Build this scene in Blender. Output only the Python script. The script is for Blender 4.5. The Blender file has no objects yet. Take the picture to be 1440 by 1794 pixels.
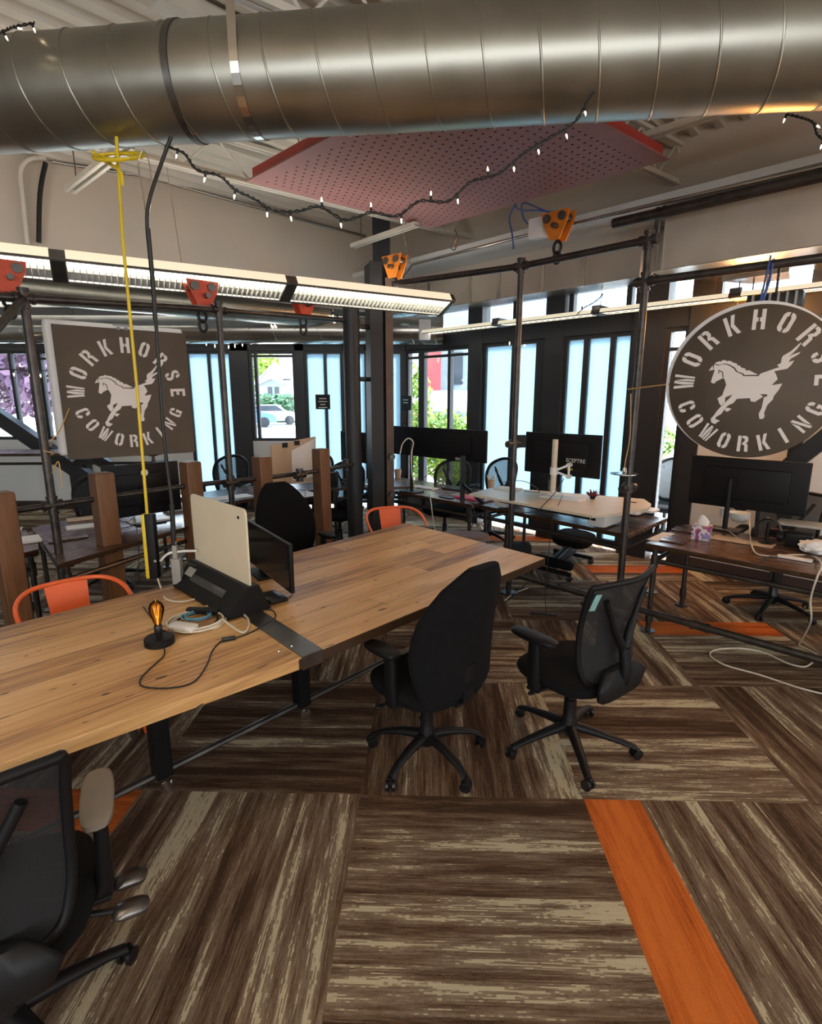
import bpy, bmesh, math, random
from mathutils import Vector, Matrix, noise as mnoise
random.seed(7)
R = math.radians
C = bpy.context.scene.collection
sc = bpy.context.scene

# ---------------------------------------------------------------- camera
F, H, PITCH = 950.0, 1.8, math.atan(200/950)
cam_d = bpy.data.cameras.new('camera'); cam = bpy.data.objects.new('camera', cam_d); C.objects.link(cam)
cam_d.sensor_fit = 'HORIZONTAL'; cam_d.sensor_width = 36; cam_d.lens = F/1440*36
cam_d.clip_start = .03; cam_d.clip_end = 300
cam.location = (0, 0, H); cam.rotation_euler = (math.pi/2-PITCH, 0, 0)
sc.camera = cam

# ---------------------------------------------------------------- world, sun, exposure
sc.view_settings.view_transform = 'Standard'; sc.view_settings.look = 'None'
sc.view_settings.gamma = 1; sc.view_settings.use_curve_mapping = False
sc.view_settings.exposure = 0.9
SUN_E, SKY_E, LAMP_E, WARM_E = 12.0, 4.2, 3.4, 11.0
FILL_E, UP_E = 170.0, 6.0
w = bpy.data.worlds.new('world'); sc.world = w; w.use_nodes = True
wn = w.node_tree; bg = wn.nodes['Background']
tc = wn.nodes.new('ShaderNodeTexCoord'); sep = wn.nodes.new('ShaderNodeSeparateXYZ')
rp = wn.nodes.new('ShaderNodeValToRGB')
rp.color_ramp.elements[0].position = 0.0; rp.color_ramp.elements[0].color = (.93, .97, 1, 1)
rp.color_ramp.elements[1].position = .7; rp.color_ramp.elements[1].color = (.45, .66, .95, 1)
wn.links.new(tc.outputs['Generated'], sep.inputs[0]); wn.links.new(sep.outputs['Z'], rp.inputs[0])
wn.links.new(rp.outputs[0], bg.inputs['Color']); bg.inputs['Strength'].default_value = SKY_E
sd = bpy.data.lights.new('sun', 'SUN'); so = bpy.data.objects.new('sun', sd); C.objects.link(so)
sd.energy = SUN_E; sd.angle = R(.6); sd.color = (1, .95, .86)
so.location = (3, 20, 20)
so.rotation_euler = Vector((-.35, -.62, -.95)).to_track_quat('-Z', 'Y').to_euler()

# unseen area lights added behind and beside the camera to brighten the room
for nm, loc, rot, sx, sy, e in (('fill_back', (-.5, -4.8, 1.9), (R(90), 0, 0), 9, 2.4, FILL_E), ('fill_side', (8.9, -2.2, 1.9), (R(90), 0, R(90)), 4.6, 2.4, FILL_E*.5)):
    ld_ = bpy.data.lights.new(nm, 'AREA'); ld_.shape = 'RECTANGLE'; ld_.size = sx; ld_.size_y = sy; ld_.energy = e; ld_.color = (.92, .96, 1)
    lo = bpy.data.objects.new(nm, ld_); C.objects.link(lo); lo.location = loc; lo.rotation_euler = rot

# ---------------------------------------------------------------- helpers
def ray(px, py):
    a = (px-720)/F; b = (897-py)/F
    return Vector((a, math.cos(PITCH)+b*math.sin(PITCH), -math.sin(PITCH)+b*math.cos(PITCH)))
def W(px, py, z=0.0):                 # a photo point lying at height z in the room
    d = ray(px, py); return Vector((0, 0, H)) + d*((z-H)/d.z)
def D(px, py, Y):                     # a photo point lying Y metres ahead
    d = ray(px, py); return Vector((0, 0, H)) + d*(Y/d.y)
def PL(px, py, P0, dr):               # a photo point lying in the upright plane through P0 along dr
    d = ray(px, py); n = Vector((-dr[1], dr[0], 0)).normalized()
    t = (n.dot(Vector((P0[0], P0[1], 0))))/(n.dot(Vector((d.x, d.y, 0)))); return Vector((0, 0, H)) + d*t
A = Vector((.70, -.714, 0)).normalized(); B = Vector((.70, .714, 0)).normalized()
UP = Vector((0, 0, 1))
def T(x, y=0, z=0): return Matrix.Translation((x, y, z))
def RZ(a): return Matrix.Rotation(R(a), 4, 'Z')
def RX(a): return Matrix.Rotation(R(a), 4, 'X')
def RY(a): return Matrix.Rotation(R(a), 4, 'Y')
def catmull(pts, n=8, closed=False):
    P = [Vector(p) for p in pts]; out = []
    N = len(P); rng = range(N if closed else N-1)
    for i in rng:
        if closed: p0, p1, p2, p3 = P[i-1], P[i], P[(i+1) % N], P[(i+2) % N]
        else: p0, p1, p2, p3 = P[max(i-1, 0)], P[i], P[i+1], P[min(i+2, N-1)]
        for k in range(n):
            t = k/n
            out.append(.5*((2*p1)+(-p0+p2)*t+(2*p0-5*p1+4*p2-p3)*t*t+(-p0+3*p1-3*p2+p3)*t**3))
    if not closed: out.append(P[-1])
    return out
XF = {}
def pset(o, label=None, cat=None, group=None, kind=None):
    if label: o['label'] = label
    if cat: o['category'] = cat
    if group: o['group'] = group
    if kind: o['kind'] = kind
    return o
def thing(name, label, cat, loc=(0, 0, 0), rz=0, group=None):
    o = bpy.data.objects.new(name, None); C.objects.link(o); o.empty_display_size = .05
    o.location = loc; o.rotation_euler = (0, 0, R(rz)); XF[o.name] = Matrix.Translation(Vector(loc)) @ RZ(rz)
    return pset(o, label, cat, group)
class MB:
    def __init__(s): s.bm = bmesh.new()
    def _xf(s, vs, M):
        if M is not None: bmesh.ops.transform(s.bm, matrix=M, verts=vs)
    def box(s, c, d, M=None, bev=0, seg=2):
        r = bmesh.ops.create_cube(s.bm, size=1); vs = r['verts']
        bmesh.ops.transform(s.bm, matrix=Matrix.Translation(c) @ Matrix.Diagonal((*d, 1)), verts=vs)
        if bev:
            es = list({e for v in vs for e in v.link_edges})
            g = bmesh.ops.bevel(s.bm, geom=es, offset=min(bev, min(d)*.49), segments=seg, affect='EDGES', profile=.6)
            vs = list({v for f in g['faces'] for v in f.verts} | {v for v in vs if v.is_valid})
        s._xf(vs, M); return s
    def bar(s, a, b, w, h, bev=0, up=UP):
        a, b = Vector(a), Vector(b); z = (b-a); L = z.length; z.normalize()
        x = z.cross(up)
        if x.length < 1e-4: x = Vector((1, 0, 0))
        x.normalize(); y = x.cross(z)
        M = Matrix((x, z, y)).transposed().to_4x4(); M.translation = (a+b)/2
        return s.box((0, 0, 0), (w, L, h), M, bev)
    def tube(s, pts, r, n=8, closed=False, cap=True):
        P = [Vector(p) for p in pts]; N = len(P); rr = r if isinstance(r, (list, tuple)) else [r]*N
        tg = []
        for i in range(N):
            a = P[(i-1) % N] if (closed or i) else P[0]; b = P[(i+1) % N] if (closed or i < N-1) else P[-1]
            t = b-a; tg.append(t.normalized() if t.length > 1e-9 else Vector((0, 0, 1)))
        u = tg[0].orthogonal().normalized(); rings = []
        for i in range(N):
            u = (u - tg[i]*u.dot(tg[i])); u = u.normalized() if u.length > 1e-6 else tg[i].orthogonal().normalized()
            v = tg[i].cross(u)
            rings.append([s.bm.verts.new(P[i]+(u*math.cos(2*math.pi*k/n)+v*math.sin(2*math.pi*k/n))*rr[i]) for k in range(n)])
        for i in range(N if closed else N-1):
            a, b = rings[i], rings[(i+1) % N]
            for k in range(n): s.bm.faces.new((a[k], a[(k+1) % n], b[(k+1) % n], b[k]))
        if cap and not closed:
            s.bm.faces.new(rings[0][::-1]); s.bm.faces.new(rings[-1])
        return s
    def loft(s, rings, cap=True):
        V = [[s.bm.verts.new(p) for p in rg] for rg in rings]; n = len(V[0])
        for a, b in zip(V, V[1:]):
            for k in range(n): s.bm.faces.new((a[k], a[(k+1) % n], b[(k+1) % n], b[k]))
        if cap: s.bm.faces.new(V[0][::-1]); s.bm.faces.new(V[-1])
        return s
    def lathe(s, prof, M=None, n=16):     # prof: (radius, height)
        rings = [[Vector((max(r, 1e-4)*math.cos(2*math.pi*k/n), max(r, 1e-4)*math.sin(2*math.pi*k/n), z)) for k in range(n)] for r, z in prof]
        if M is not None: rings = [[M @ p for p in rg] for rg in rings]
        return s.loft(rings)
    def prism(s, poly, h, M=None):        # poly in local xy, extruded 0..h in local z
        a = [Vector((x, y, 0)) for x, y in poly]; b = [Vector((x, y, h)) for x, y in poly]
        if M is not None: a = [M @ p for p in a]; b = [M @ p for p in b]
        return s.loft([a, b])
    def sheet(s, grid):                   # grid of points, single skin
        V = [[s.bm.verts.new(p) for p in rw] for rw in grid]
        for a, b in zip(V, V[1:]):
            for k in range(len(a)-1): s.bm.faces.new((a[k], a[k+1], b[k+1], b[k]))
        return s
    def ball(s, c, r, M=None, n=10):
        g = bmesh.ops.create_uvsphere(s.bm, u_segments=n, v_segments=max(6, n*2//3), radius=1)
        rr = r if isinstance(r, (tuple, list)) else (r, r, r)
        X = Matrix.Translation(c) @ Matrix.Diagonal((*rr, 1)); s._xf(g['verts'], (M @ X) if M is not None else X); return s
    def text(s, txt, size, M, h=.001, align='CENTER'):
        cu = bpy.data.curves.new('t', 'FONT'); cu.body = txt; cu.size = size; cu.align_x = align; cu.align_y = 'CENTER'; cu.extrude = h/2; cu.resolution_u = 2
        o = bpy.data.objects.new('t', cu); C.objects.link(o); bpy.context.view_layer.update()
        me = bpy.data.meshes.new_from_object(o); me.transform(M); s.bm.from_mesh(me)
        bpy.data.objects.remove(o); bpy.data.meshes.remove(me); return s
    def build(s, name, mat, parent=None, smooth=40, label=None):
        bm = s.bm
        bmesh.ops.recalc_face_normals(bm, faces=bm.faces)
        big = [f for f in bm.faces if len(f.verts) > 4 and len(f.verts) > 12 or (len(f.verts) > 4)]
        if big: bmesh.ops.triangulate(bm, faces=big)
        me = bpy.data.meshes.new(name)
        o = bpy.data.objects.new(name, me); C.objects.link(o)
        if parent is not None:
            root = parent
            while root.parent: root = root.parent
            if root.name in XF and root.type == 'EMPTY': bmesh.ops.transform(bm, matrix=XF[root.name].inverted(), verts=bm.verts)
            else: bmesh.ops.translate(bm, vec=-root.location, verts=bm.verts)
            o.parent = parent
        elif bm.verts:
            xs = [v.co for v in bm.verts]
            mn = Vector([min(v[i] for v in xs) for i in range(3)]); mx = Vector([max(v[i] for v in xs) for i in range(3)])
            c = Vector(((mn.x+mx.x)/2, (mn.y+mx.y)/2, mn.z)); bmesh.ops.translate(bm, vec=-c, verts=bm.verts); o.location = c
        bm.to_mesh(me); bm.free()
        me.materials.append(mat)
        if smooth:
            me.polygons.foreach_set('use_smooth', [True]*len(me.polygons)); me.set_sharp_from_angle(angle=R(smooth))
        if label: o['label'] = label
        return o
def copy_tree(o, parent=None):
    c = o.copy(); C.objects.link(c)
    if parent: c.parent = parent
    for ch in list(o.children): copy_tree(ch, c)
    return c
def place(o, x, y, rz, label, z=0, group=None):
    o.location = (x, y, z); o.rotation_euler = (0, 0, R(rz)); o['label'] = label
    if group: o['group'] = group
    return o

# ---------------------------------------------------------------- materials
def nt(name):
    m = bpy.data.materials.new(name); m.use_nodes = True; t = m.node_tree; return m, t, t.nodes['Principled BSDF']
def N(t, kind, **kw):
    n = t.nodes.new(kind)
    for k, v in kw.items():
        if k.startswith('i_'):
            key = k[2:]; n.inputs[int(key) if key.isdigit() else key.replace('_', ' ')].default_value = v
        else: setattr(n, k, v)
    return n
def math_(t, op, a, b=None, c=None):
    n = t.nodes.new('ShaderNodeMath'); n.operation = op
    for i, v in enumerate((a, b, c)):
        if v is None: continue
        if isinstance(v, (int, float)): n.inputs[i].default_value = v
        else: t.links.new(v, n.inputs[i])
    return n.outputs[0]
def ramp(t, fac, stops, interp='LINEAR'):
    n = t.nodes.new('ShaderNodeValToRGB'); e = n.color_ramp.elements; n.color_ramp.interpolation = interp
    while len(e) < len(stops): e.new(.5)
    for el, (p, c) in zip(e, stops): el.position = p; el.color = (*c, 1)
    t.links.new(fac, n.inputs[0]); return n.outputs[0]
def M_(name, col, rough=.5, metal=0, var=.12, scale=6, bump=0, bscale=80, coat=0, stretch=None, spec=None):
    m, t, p = nt(name)
    co = N(t, 'ShaderNodeTexCoord'); v = co.outputs['Object']
    if stretch:
        mp = N(t, 'ShaderNodeMapping'); mp.inputs['Scale'].default_value = stretch; t.links.new(v, mp.inputs[0]); v = mp.outputs[0]
    n = N(t, 'ShaderNodeTexNoise', i_Scale=scale, i_Detail=5); t.links.new(v, n.inputs['Vector'])
    lo = tuple(c*(1-var) for c in col); hi = tuple(min(1, c*(1+var)) for c in col)
    t.links.new(ramp(t, n.outputs['Fac'], [(.3, lo), (.7, hi)]), p.inputs['Base Color'])
    rr = math_(t, 'MULTIPLY_ADD', n.outputs['Fac'], .15, rough-.075); t.links.new(rr, p.inputs['Roughness'])
    p.inputs['Metallic'].default_value = metal
    if coat: p.inputs['Coat Weight'].default_value = coat
    if spec is not None: p.inputs['Specular IOR Level'].default_value = spec
    if bump:
        b = N(t, 'ShaderNodeTexNoise', i_Scale=bscale, i_Detail=3); t.links.new(v, b.inputs['Vector'])
        bp = N(t, 'ShaderNodeBump', i_Strength=bump, i_Distance=.01); t.links.new(b.outputs['Fac'], bp.inputs['Height']); t.links.new(bp.outputs[0], p.inputs['Normal'])
    return m
def emis(name, col, s):
    m, t, p = nt(name); p.inputs['Base Color'].default_value = (*col, 1); p.inputs['Emission Color'].default_value = (*col, 1); p.inputs['Emission Strength'].default_value = s; return m
def carpet(name, stops, orange=False):
    m, t, p = nt(name); uv = N(t, 'ShaderNodeUVMap'); sn = N(t, 'ShaderNodeVectorMath', operation='SNAP'); sn.inputs[1].default_value = (.014, .0045, 1); t.links.new(uv.outputs[0], sn.inputs[0])
    def nz(sx, sy, det, off):
        mp = N(t, 'ShaderNodeMapping'); mp.inputs['Scale'].default_value = (sx, sy, 1); mp.inputs['Location'].default_value = (off, off*2, 0)
        t.links.new(sn.outputs[0], mp.inputs[0]); n = N(t, 'ShaderNodeTexNoise', noise_dimensions='2D', i_Scale=1, i_Detail=det); t.links.new(mp.outputs[0], n.inputs['Vector']); return n.outputs['Fac']
    a, b, c, d = nz(.35, 9, 2, 0), nz(6, 190, 2, 3), nz(2.4, 32, 5, 7), nz(110, 220, 1, 5)
    s = math_(t, 'MULTIPLY_ADD', a, .95, math_(t, 'MULTIPLY_ADD', b, .50, math_(t, 'MULTIPLY_ADD', c, .68, math_(t, 'MULTIPLY', d, .22))))
    s = math_(t, 'MULTIPLY_ADD', nz(.3, 2.4, 1, 11), .75, s); s = math_(t, 'SUBTRACT', s, 1.06)
    colr = ramp(t, s, stops)
    fine = N(t, 'ShaderNodeTexNoise', noise_dimensions='2D', i_Scale=420, i_Detail=1); t.links.new(uv.outputs[0], fine.inputs['Vector'])
    mx = N(t, 'ShaderNodeMixRGB', blend_type='MULTIPLY'); mx.inputs[0].default_value = .55
    t.links.new(colr, mx.inputs[1]); t.links.new(ramp(t, fine.outputs['Fac'], [(.3, (.45, .45, .45)), (.65, (1.15, 1.15, 1.15))]), mx.inputs[2])
    t.links.new(mx.outputs[0], p.inputs['Base Color']); p.inputs['Roughness'].default_value = .95; p.inputs['Specular IOR Level'].default_value = .15
    bp = N(t, 'ShaderNodeBump', i_Strength=.5, i_Distance=.004); t.links.new(fine.outputs['Fac'], bp.inputs['Height']); t.links.new(bp.outputs[0], p.inputs['Normal'])
    return m
def planks(name, cols, pw=.15, plen=2.4, rough=.4, grain=1.0, knots=True, axis_u=0):
    m, t, p = nt(name); co = N(t, 'ShaderNodeTexCoord'); sp = N(t, 'ShaderNodeSeparateXYZ'); t.links.new(co.outputs['Object'], sp.inputs[0])
    u, v, z = (sp.outputs[2], sp.outputs[0], sp.outputs[1]) if axis_u == 2 else (sp.outputs[axis_u], sp.outputs[1-axis_u], sp.outputs[2])
    vi = math_(t, 'FLOOR', math_(t, 'DIVIDE', v, pw)); off = math_(t, 'MULTIPLY', math_(t, 'SINE', math_(t, 'MULTIPLY', vi, 37.3)), 1.7)
    ui = math_(t, 'FLOOR', math_(t, 'DIVIDE', math_(t, 'ADD', u, off), plen))
    cb = N(t, 'ShaderNodeCombineXYZ'); t.links.new(vi, cb.inputs[0]); t.links.new(ui, cb.inputs[1])
    wn_ = N(t, 'ShaderNodeTexWhiteNoise', noise_dimensions='2D'); t.links.new(cb.outputs[0], wn_.inputs['Vector']); rnd = wn_.outputs['Value']
    def nz(su, sv, sc_, det):
        c2 = N(t, 'ShaderNodeCombineXYZ'); t.links.new(math_(t, 'MULTIPLY', u, su), c2.inputs[0]); t.links.new(math_(t, 'MULTIPLY', math_(t, 'ADD', v, z), sv), c2.inputs[1]); t.links.new(math_(t, 'MULTIPLY', rnd, 40), c2.inputs[2])
        n = N(t, 'ShaderNodeTexNoise', i_Scale=sc_, i_Detail=det, i_Distortion=.4); t.links.new(c2.outputs[0], n.inputs['Vector']); return n.outputs['Fac']
    g1, g2, g3 = nz(1, 14, 3, 6), nz(.6, 3, 2.2, 4), nz(2.5, 12, 4, 2)
    s = math_(t, 'ADD', math_(t, 'MULTIPLY', g1, .5*grain), math_(t, 'MULTIPLY_ADD', g2, .5, math_(t, 'MULTIPLY', rnd, .22)))
    s = math_(t, 'SUBTRACT', s, .11)
    col = ramp(t, s, cols)
    # gaps between planks
    fv = math_(t, 'FRACT', math_(t, 'DIVIDE', v, pw)); d = math_(t, 'MINIMUM', fv, math_(t, 'SUBTRACT', 1.0, fv))
    gap = math_(t, 'GREATER_THAN', d, .0016/pw*.9)
    mx = N(t, 'ShaderNodeMixRGB'); mx.inputs[1].default_value = (.05, .025, .012, 1); t.links.new(col, mx.inputs[2]); t.links.new(gap, mx.inputs[0]); col = mx.outputs[0]
    if knots:
        kn = math_(t, 'GREATER_THAN', nz(11, 48, 1, 1), .742)
        m2 = N(t, 'ShaderNodeMixRGB'); t.links.new(kn, m2.inputs[0]); t.links.new(col, m2.inputs[1]); m2.inputs[2].default_value = (.035, .018, .01, 1); col = m2.outputs[0]
    t.links.new(col, p.inputs['Base Color'])
    t.links.new(math_(t, 'MULTIPLY_ADD', g1, .25, rough-.12), p.inputs['Roughness'])
    bp = N(t, 'ShaderNodeBump', i_Strength=.25, i_Distance=.003); t.links.new(math_(t, 'ADD', g1, math_(t, 'MULTIPLY', gap, .6)), bp.inputs['Height']); t.links.new(bp.outputs[0], p.inputs['Normal'])
    return m
def glassm(name, tint=(1, 1, 1), f=.06):
    m, t, p = nt(name); o = t.nodes['Material Output']; t.nodes.remove(p)
    tr = N(t, 'ShaderNodeBsdfTransparent'); tr.inputs[0].default_value = (*tint, 1); gl = N(t, 'ShaderNodeBsdfGlossy'); gl.inputs['Roughness'].default_value = .03
    fr = N(t, 'ShaderNodeFresnel', i_IOR=1.35); mx = N(t, 'ShaderNodeMixShader'); t.links.new(fr.outputs[0], mx.inputs[0]); t.links.new(tr.outputs[0], mx.inputs[1]); t.links.new(gl.outputs[0], mx.inputs[2]); t.links.new(mx.outputs[0], o.inputs[0]); return m
def frostm(name, col, clear=.12):
    m, t, p = nt(name); o = t.nodes['Material Output']; t.nodes.remove(p)
    a = N(t, 'ShaderNodeBsdfTranslucent'); a.inputs[0].default_value = (*col, 1); b = N(t, 'ShaderNodeBsdfDiffuse'); b.inputs[0].default_value = (*[c*.6 for c in col], 1)
    c = N(t, 'ShaderNodeBsdfTransparent'); c.inputs[0].default_value = (*col, 1)
    m1 = N(t, 'ShaderNodeMixShader'); m1.inputs[0].default_value = .2; t.links.new(a.outputs[0], m1.inputs[1]); t.links.new(b.outputs[0], m1.inputs[2])
    m2 = N(t, 'ShaderNodeMixShader'); m2.inputs[0].default_value = clear; t.links.new(m1.outputs[0], m2.inputs[1]); t.links.new(c.outputs[0], m2.inputs[2]); t.links.new(m2.outputs[0], o.inputs[0]); return m
def meshm(name, col, scale, fill=.6):        # woven chair mesh with real see-through holes
    m, t, p = nt(name); o = t.nodes['Material Output']; co = N(t, 'ShaderNodeTexCoord'); sp = N(t, 'ShaderNodeSeparateXYZ'); t.links.new(co.outputs['Object'], sp.inputs[0])
    def st(a): return math_(t, 'FRACT', math_(t, 'MULTIPLY', a, scale))
    x = math_(t, 'ADD', sp.outputs[0], sp.outputs[2]); y = math_(t, 'SUBTRACT', sp.outputs[0], sp.outputs[2])
    s = math_(t, 'MAXIMUM', math_(t, 'LESS_THAN', st(x), fill), math_(t, 'LESS_THAN', st(y), fill))
    p.inputs['Base Color'].default_value = (*col, 1); p.inputs['Roughness'].default_value = .8
    tr = N(t, 'ShaderNodeBsdfTransparent'); mx = N(t, 'ShaderNodeMixShader'); t.links.new(s, mx.inputs[0]); t.links.new(tr.outputs[0], mx.inputs[1]); t.links.new(p.outputs[0], mx.inputs[2]); t.links.new(mx.outputs[0], o.inputs[0]); return m

m_carpet = carpet('carpet_tile', [(.24, (.065, .036, .021)), (.40, (.135, .082, .050)), (.52, (.20, .14, .095)), (.62, (.26, .20, .14)), (.655, (.31, .25, .18)), (.665, (.52, .45, .31)), (.85, (.58, .52, .37))])
m_orange = carpet('carpet_tile_orange', [(.25, (.30, .07, .012)), (.5, (.55, .13, .022)), (.75, (.68, .18, .035))])
m_table = planks('reclaimed_wood', [(.26, (.13, .055, .025)), (.38, (.38, .19, .075)), (.52, (.64, .36, .14)), (.72, (.82, .53, .25))], pw=.185, plen=3.1, rough=.40)
m_dark = planks('dark_desk_wood', [(.3, (.035, .016, .01)), (.5, (.08, .036, .022)), (.75, (.14, .068, .042))], pw=.30, rough=.26, knots=False)
m_timber = planks('timber_post', [(.3, (.06, .026, .011)), (.5, (.13, .056, .022)), (.75, (.22, .10, .04))], pw=4, rough=.5, knots=False, axis_u=2)
m_black = M_('black_fabric', (.005, .005, .0055), .95, bump=.3, bscale=400, spec=.2)
m_plas = M_('black_plastic', (.005, .005, .006), .5, var=.05, spec=.3)
m_plas2 = M_('satin_black_plastic', (.006, .006, .007), .34, var=.05)
m_frame = M_('black_window_frame', (.020, .021, .024), .45, var=.1)
m_pipe = M_('black_iron_pipe', (.075, .066, .060), .38, .75, .3, 14)
m_steel = M_('dark_steel', (.16, .155, .15), .32, .9, .2, 9)
m_col = M_('painted_column', (.018, .019, .022), .5, 0, .2, 4)
m_colr = M_('brown_column_face', (.12, .075, .055), .55, 0, .3, 5)  # browner than the other faces of the column
m_galv = M_('galvanised_duct', (.36, .35, .30), .36, .92, .14, 3.0, bump=.05, bscale=9)
m_galv2 = M_('galvanised_sheet', (.52, .51, .48), .22, .95, .12, 3, bump=.06, bscale=5)
m_galvd = M_('dull_galvanised_sheet', (.50, .45, .38), .55, .45, .12, 3)
m_beige = M_('beige_wall_paint', (.58, .50, .42), .85, 0, .04, 2)
m_white = M_('white_wall_paint', (.72, .73, .72), .8, 0, .04, 2)
m_deck = M_('ceiling_deck_paint', (.62, .57, .50), .7, 0, .06, 2)
m_joist = M_('cream_joist_paint', (.66, .61, .53), .55, 0, .05, 6)
m_lowc = M_('pale_ceiling_paint', (.70, .70, .68), .8, 0, .04, 3)
m_base = M_('brown_baseboard', (.05, .028, .022), .5)
m_orp = M_('orange_metal', (.85, .13, .025), .35, 0, .08, 5, coat=.3)
m_troO = M_('orange_trolley', (.75, .22, .02), .4, .1, .15)
m_troR = M_('red_trolley', (.55, .07, .03), .4, .1, .15)
m_blk = M_('black_oxide', (.02, .02, .02), .4, .4)
m_red = M_('red_panel_edge', (.40, .045, .035), .5)
m_pink = M_('dusty_rose_panel', (.33, .15, .14), .6, 0, .06)
m_hole = M_('dark_hole', (.02, .01, .01), .9)
m_sign = M_('brown_steel_plate', (.090, .066, .045), .55, .4, .18, 3)
m_let = M_('white_letter_face', (.74, .68, .64), .5, 0, .04)
m_box = M_('white_sign_box', (.78, .77, .76), .45, 0, .04)
m_cream = M_('cream_plastic', (.74, .67, .50), .35, 0, .03)
m_wht = M_('white_plastic', (.78, .77, .74), .4, 0, .04)
m_grey = M_('grey_plastic', (.32, .31, .28), .45)
m_armg = M_('taupe_arm_pad', (.20, .17, .14), .5)
m_cord = M_('black_cord', (.008, .009, .008), .5)
m_wcord = M_('white_cord', (.66, .60, .48), .45)
m_blue = M_('light_blue_cord', (.12, .38, .55), .4)
m_bluecab = M_('blue_data_cable', (.06, .12, .35), .5)
m_yel = M_('yellow_rubber', (.72, .52, .02), .45, 0, .1)
m_teal = M_('teal_tag', (.22, .42, .40), .6)
m_scr = M_('dark_screen', (.008, .009, .012), .12, var=.05)
m_mesh = meshm('black_chair_mesh', (.012, .012, .013), 260, .62)
m_mesh2 = meshm('dark_chair_mesh', (.02, .025, .03), 42, .52)
m_glass = glassm('clear_glass', (.93, .96, .97))
m_frost = frostm('frosted_glass', (.38, .49, .55), .05)
m_chrome = M_('chrome', (.75, .75, .75), .15, 1, .05)
m_maple = M_('pale_maple', (.66, .58, .44), .4, 0, .08, 3, stretch=(1, 14, 14))
m_tan = M_('tan_board', (.55, .40, .27), .7, 0, .05)
m_paper = M_('white_paper', (.75, .74, .72), .7, 0, .04)
m_lamp = emis('lamp_diffuser', (1, .97, .88), LAMP_E); m_side = emis('lamp_side_glow', (1, .90, .66), .30); m_up = emis('added_ceiling_glow', (1, .93, .80), UP_E)
m_louv = M_('louvre_white', (.70, .68, .60), .35, .3)
m_fair = emis('fairy_bulb', (1, .82, .55), 9)
m_amber = glassm('amber_glass', (.86, .58, .22))
m_fil = emis('filament', (1, .55, .15), .7)
m_pinkb = M_('pink_book', (.70, .12, .20), .5)
m_wire = M_('gold_twine', (.60, .36, .12), .6)
# ---------------------------------------------------------------- floor
SB, X0, Y0 = 1.025, -.235, 2.175
WC = Vector((-.1, 8.9, 0))                     # corner of the glazed walls
S0 = Vector((-.85, 7.95, 0)); SL = Vector((-.80, -.60, 0))     # corner and run of the high soffit
ORANGE = {(1, 0, 0), (2, 2, 3), (-2, 0, 3), (1, 5, 2), (-1, -1, 3), (-3, 5, 1), (4, 1, 2), (2, 4, 1), (-1, 4, 2), (0, 5, 1), (-5, 3, 0)}
def floor():
    bm = bmesh.new(); uv = bm.loops.layers.uv.new('UVMap'); rn = random.Random(11)
    for i in range(-9, 9):
        for j in range(-7, 8):
            hor = (i+j) % 2 == 0
            for k in range(4):
                x, y = X0+i*SB, Y0+(j-1)*SB; w_ = SB/4
                q = ((x, y+k*w_, x+SB, y+(k+1)*w_) if hor else (x+k*w_, y, x+(k+1)*w_, y+SB))
                vs = [bm.verts.new((a, b, 0)) for a, b in ((q[0], q[1]), (q[2], q[1]), (q[2], q[3]), (q[0], q[3]))]
                f = bm.faces.new(vs); f.material_index = 1 if (i, j, k) in ORANGE else 0
                ou, ov = rn.uniform(0, 60), rn.uniform(0, 60)
                for l in f.loops:
                    dx, dy = l.vert.co.x-q[0], l.vert.co.y-q[1]
                    l[uv].uv = (ou+(dx if hor else dy), ov+(dy if hor else dx))
    bmesh.ops.rotate(bm, cent=(.3, 2.175, 0), matrix=Matrix.Rotation(R(-1.6), 3, 'Z'), verts=bm.verts)
    for co, no in ((WC+B*.05, B), (Vector((0, 8.95, 0)), Vector((0, 1, 0))), (Vector((-9, 0, 0)), Vector((-1, 0, 0)))):
        bmesh.ops.bisect_plane(bm, geom=bm.verts[:]+bm.edges[:]+bm.faces[:], plane_co=co, plane_no=no, clear_outer=True)
    me = bpy.data.meshes.new('floor'); bm.to_mesh(me); bm.free(); me.materials.append(m_carpet); me.materials.append(m_orange)
    o = bpy.data.objects.new('floor', me); C.objects.link(o); o['kind'] = 'structure'
floor()
def struct(name, mb, m, parent=None, smooth=0):
    o = mb.build(name, m, parent, smooth)
    if parent is None: o['kind'] = 'structure'
    return o
# ---------------------------------------------------------------- ceilings
def deck():
    mb = MB(); grid = []; u0, u1 = -14, 14; prof = []
    v = -12.0
    while v < 14:                                        # trapezoid ribs running along B
        prof += [(v, 0), (v+.09, 0), (v+.115, -.045), (v+.175, -.045)]; v += .20
    for s in (-16, 16): grid.append([B*s + A*(pv-2) + Vector((0, 3, 4.10+pz)) for pv, pz in prof])
    mb.sheet(grid)
    for co, no in ((WC+B*.35, B), (Vector((0, 9.25, 0)), Vector((0, 1, 0))), (Vector((-9.4, 0, 0)), Vector((-1, 0, 0))), (Vector((9.3, 0, 0)), Vector((1, 0, 0))), (Vector((0, -5.3, 0)), Vector((0, -1, 0)))):
        bmesh.ops.bisect_plane(mb.bm, geom=mb.bm.verts[:]+mb.bm.edges[:]+mb.bm.faces[:], plane_co=co, plane_no=no, clear_outer=True)
    return mb
struct('ceiling', deck(), m_deck)
L0, R0 = S0+SL*11.5, S0+A*10.5
RE = WC+A*12.5
lc = MB()
for q, zz in (((S0, L0, Vector((-10, 8.85, 0)), WC), 3.16), ((S0, R0, RE, WC), 3.40)):
    lc.prism([(p.x, p.y) for p in q], .06, T(0, 0, zz))
struct('ceiling_lower', lc, m_lowc)
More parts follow.
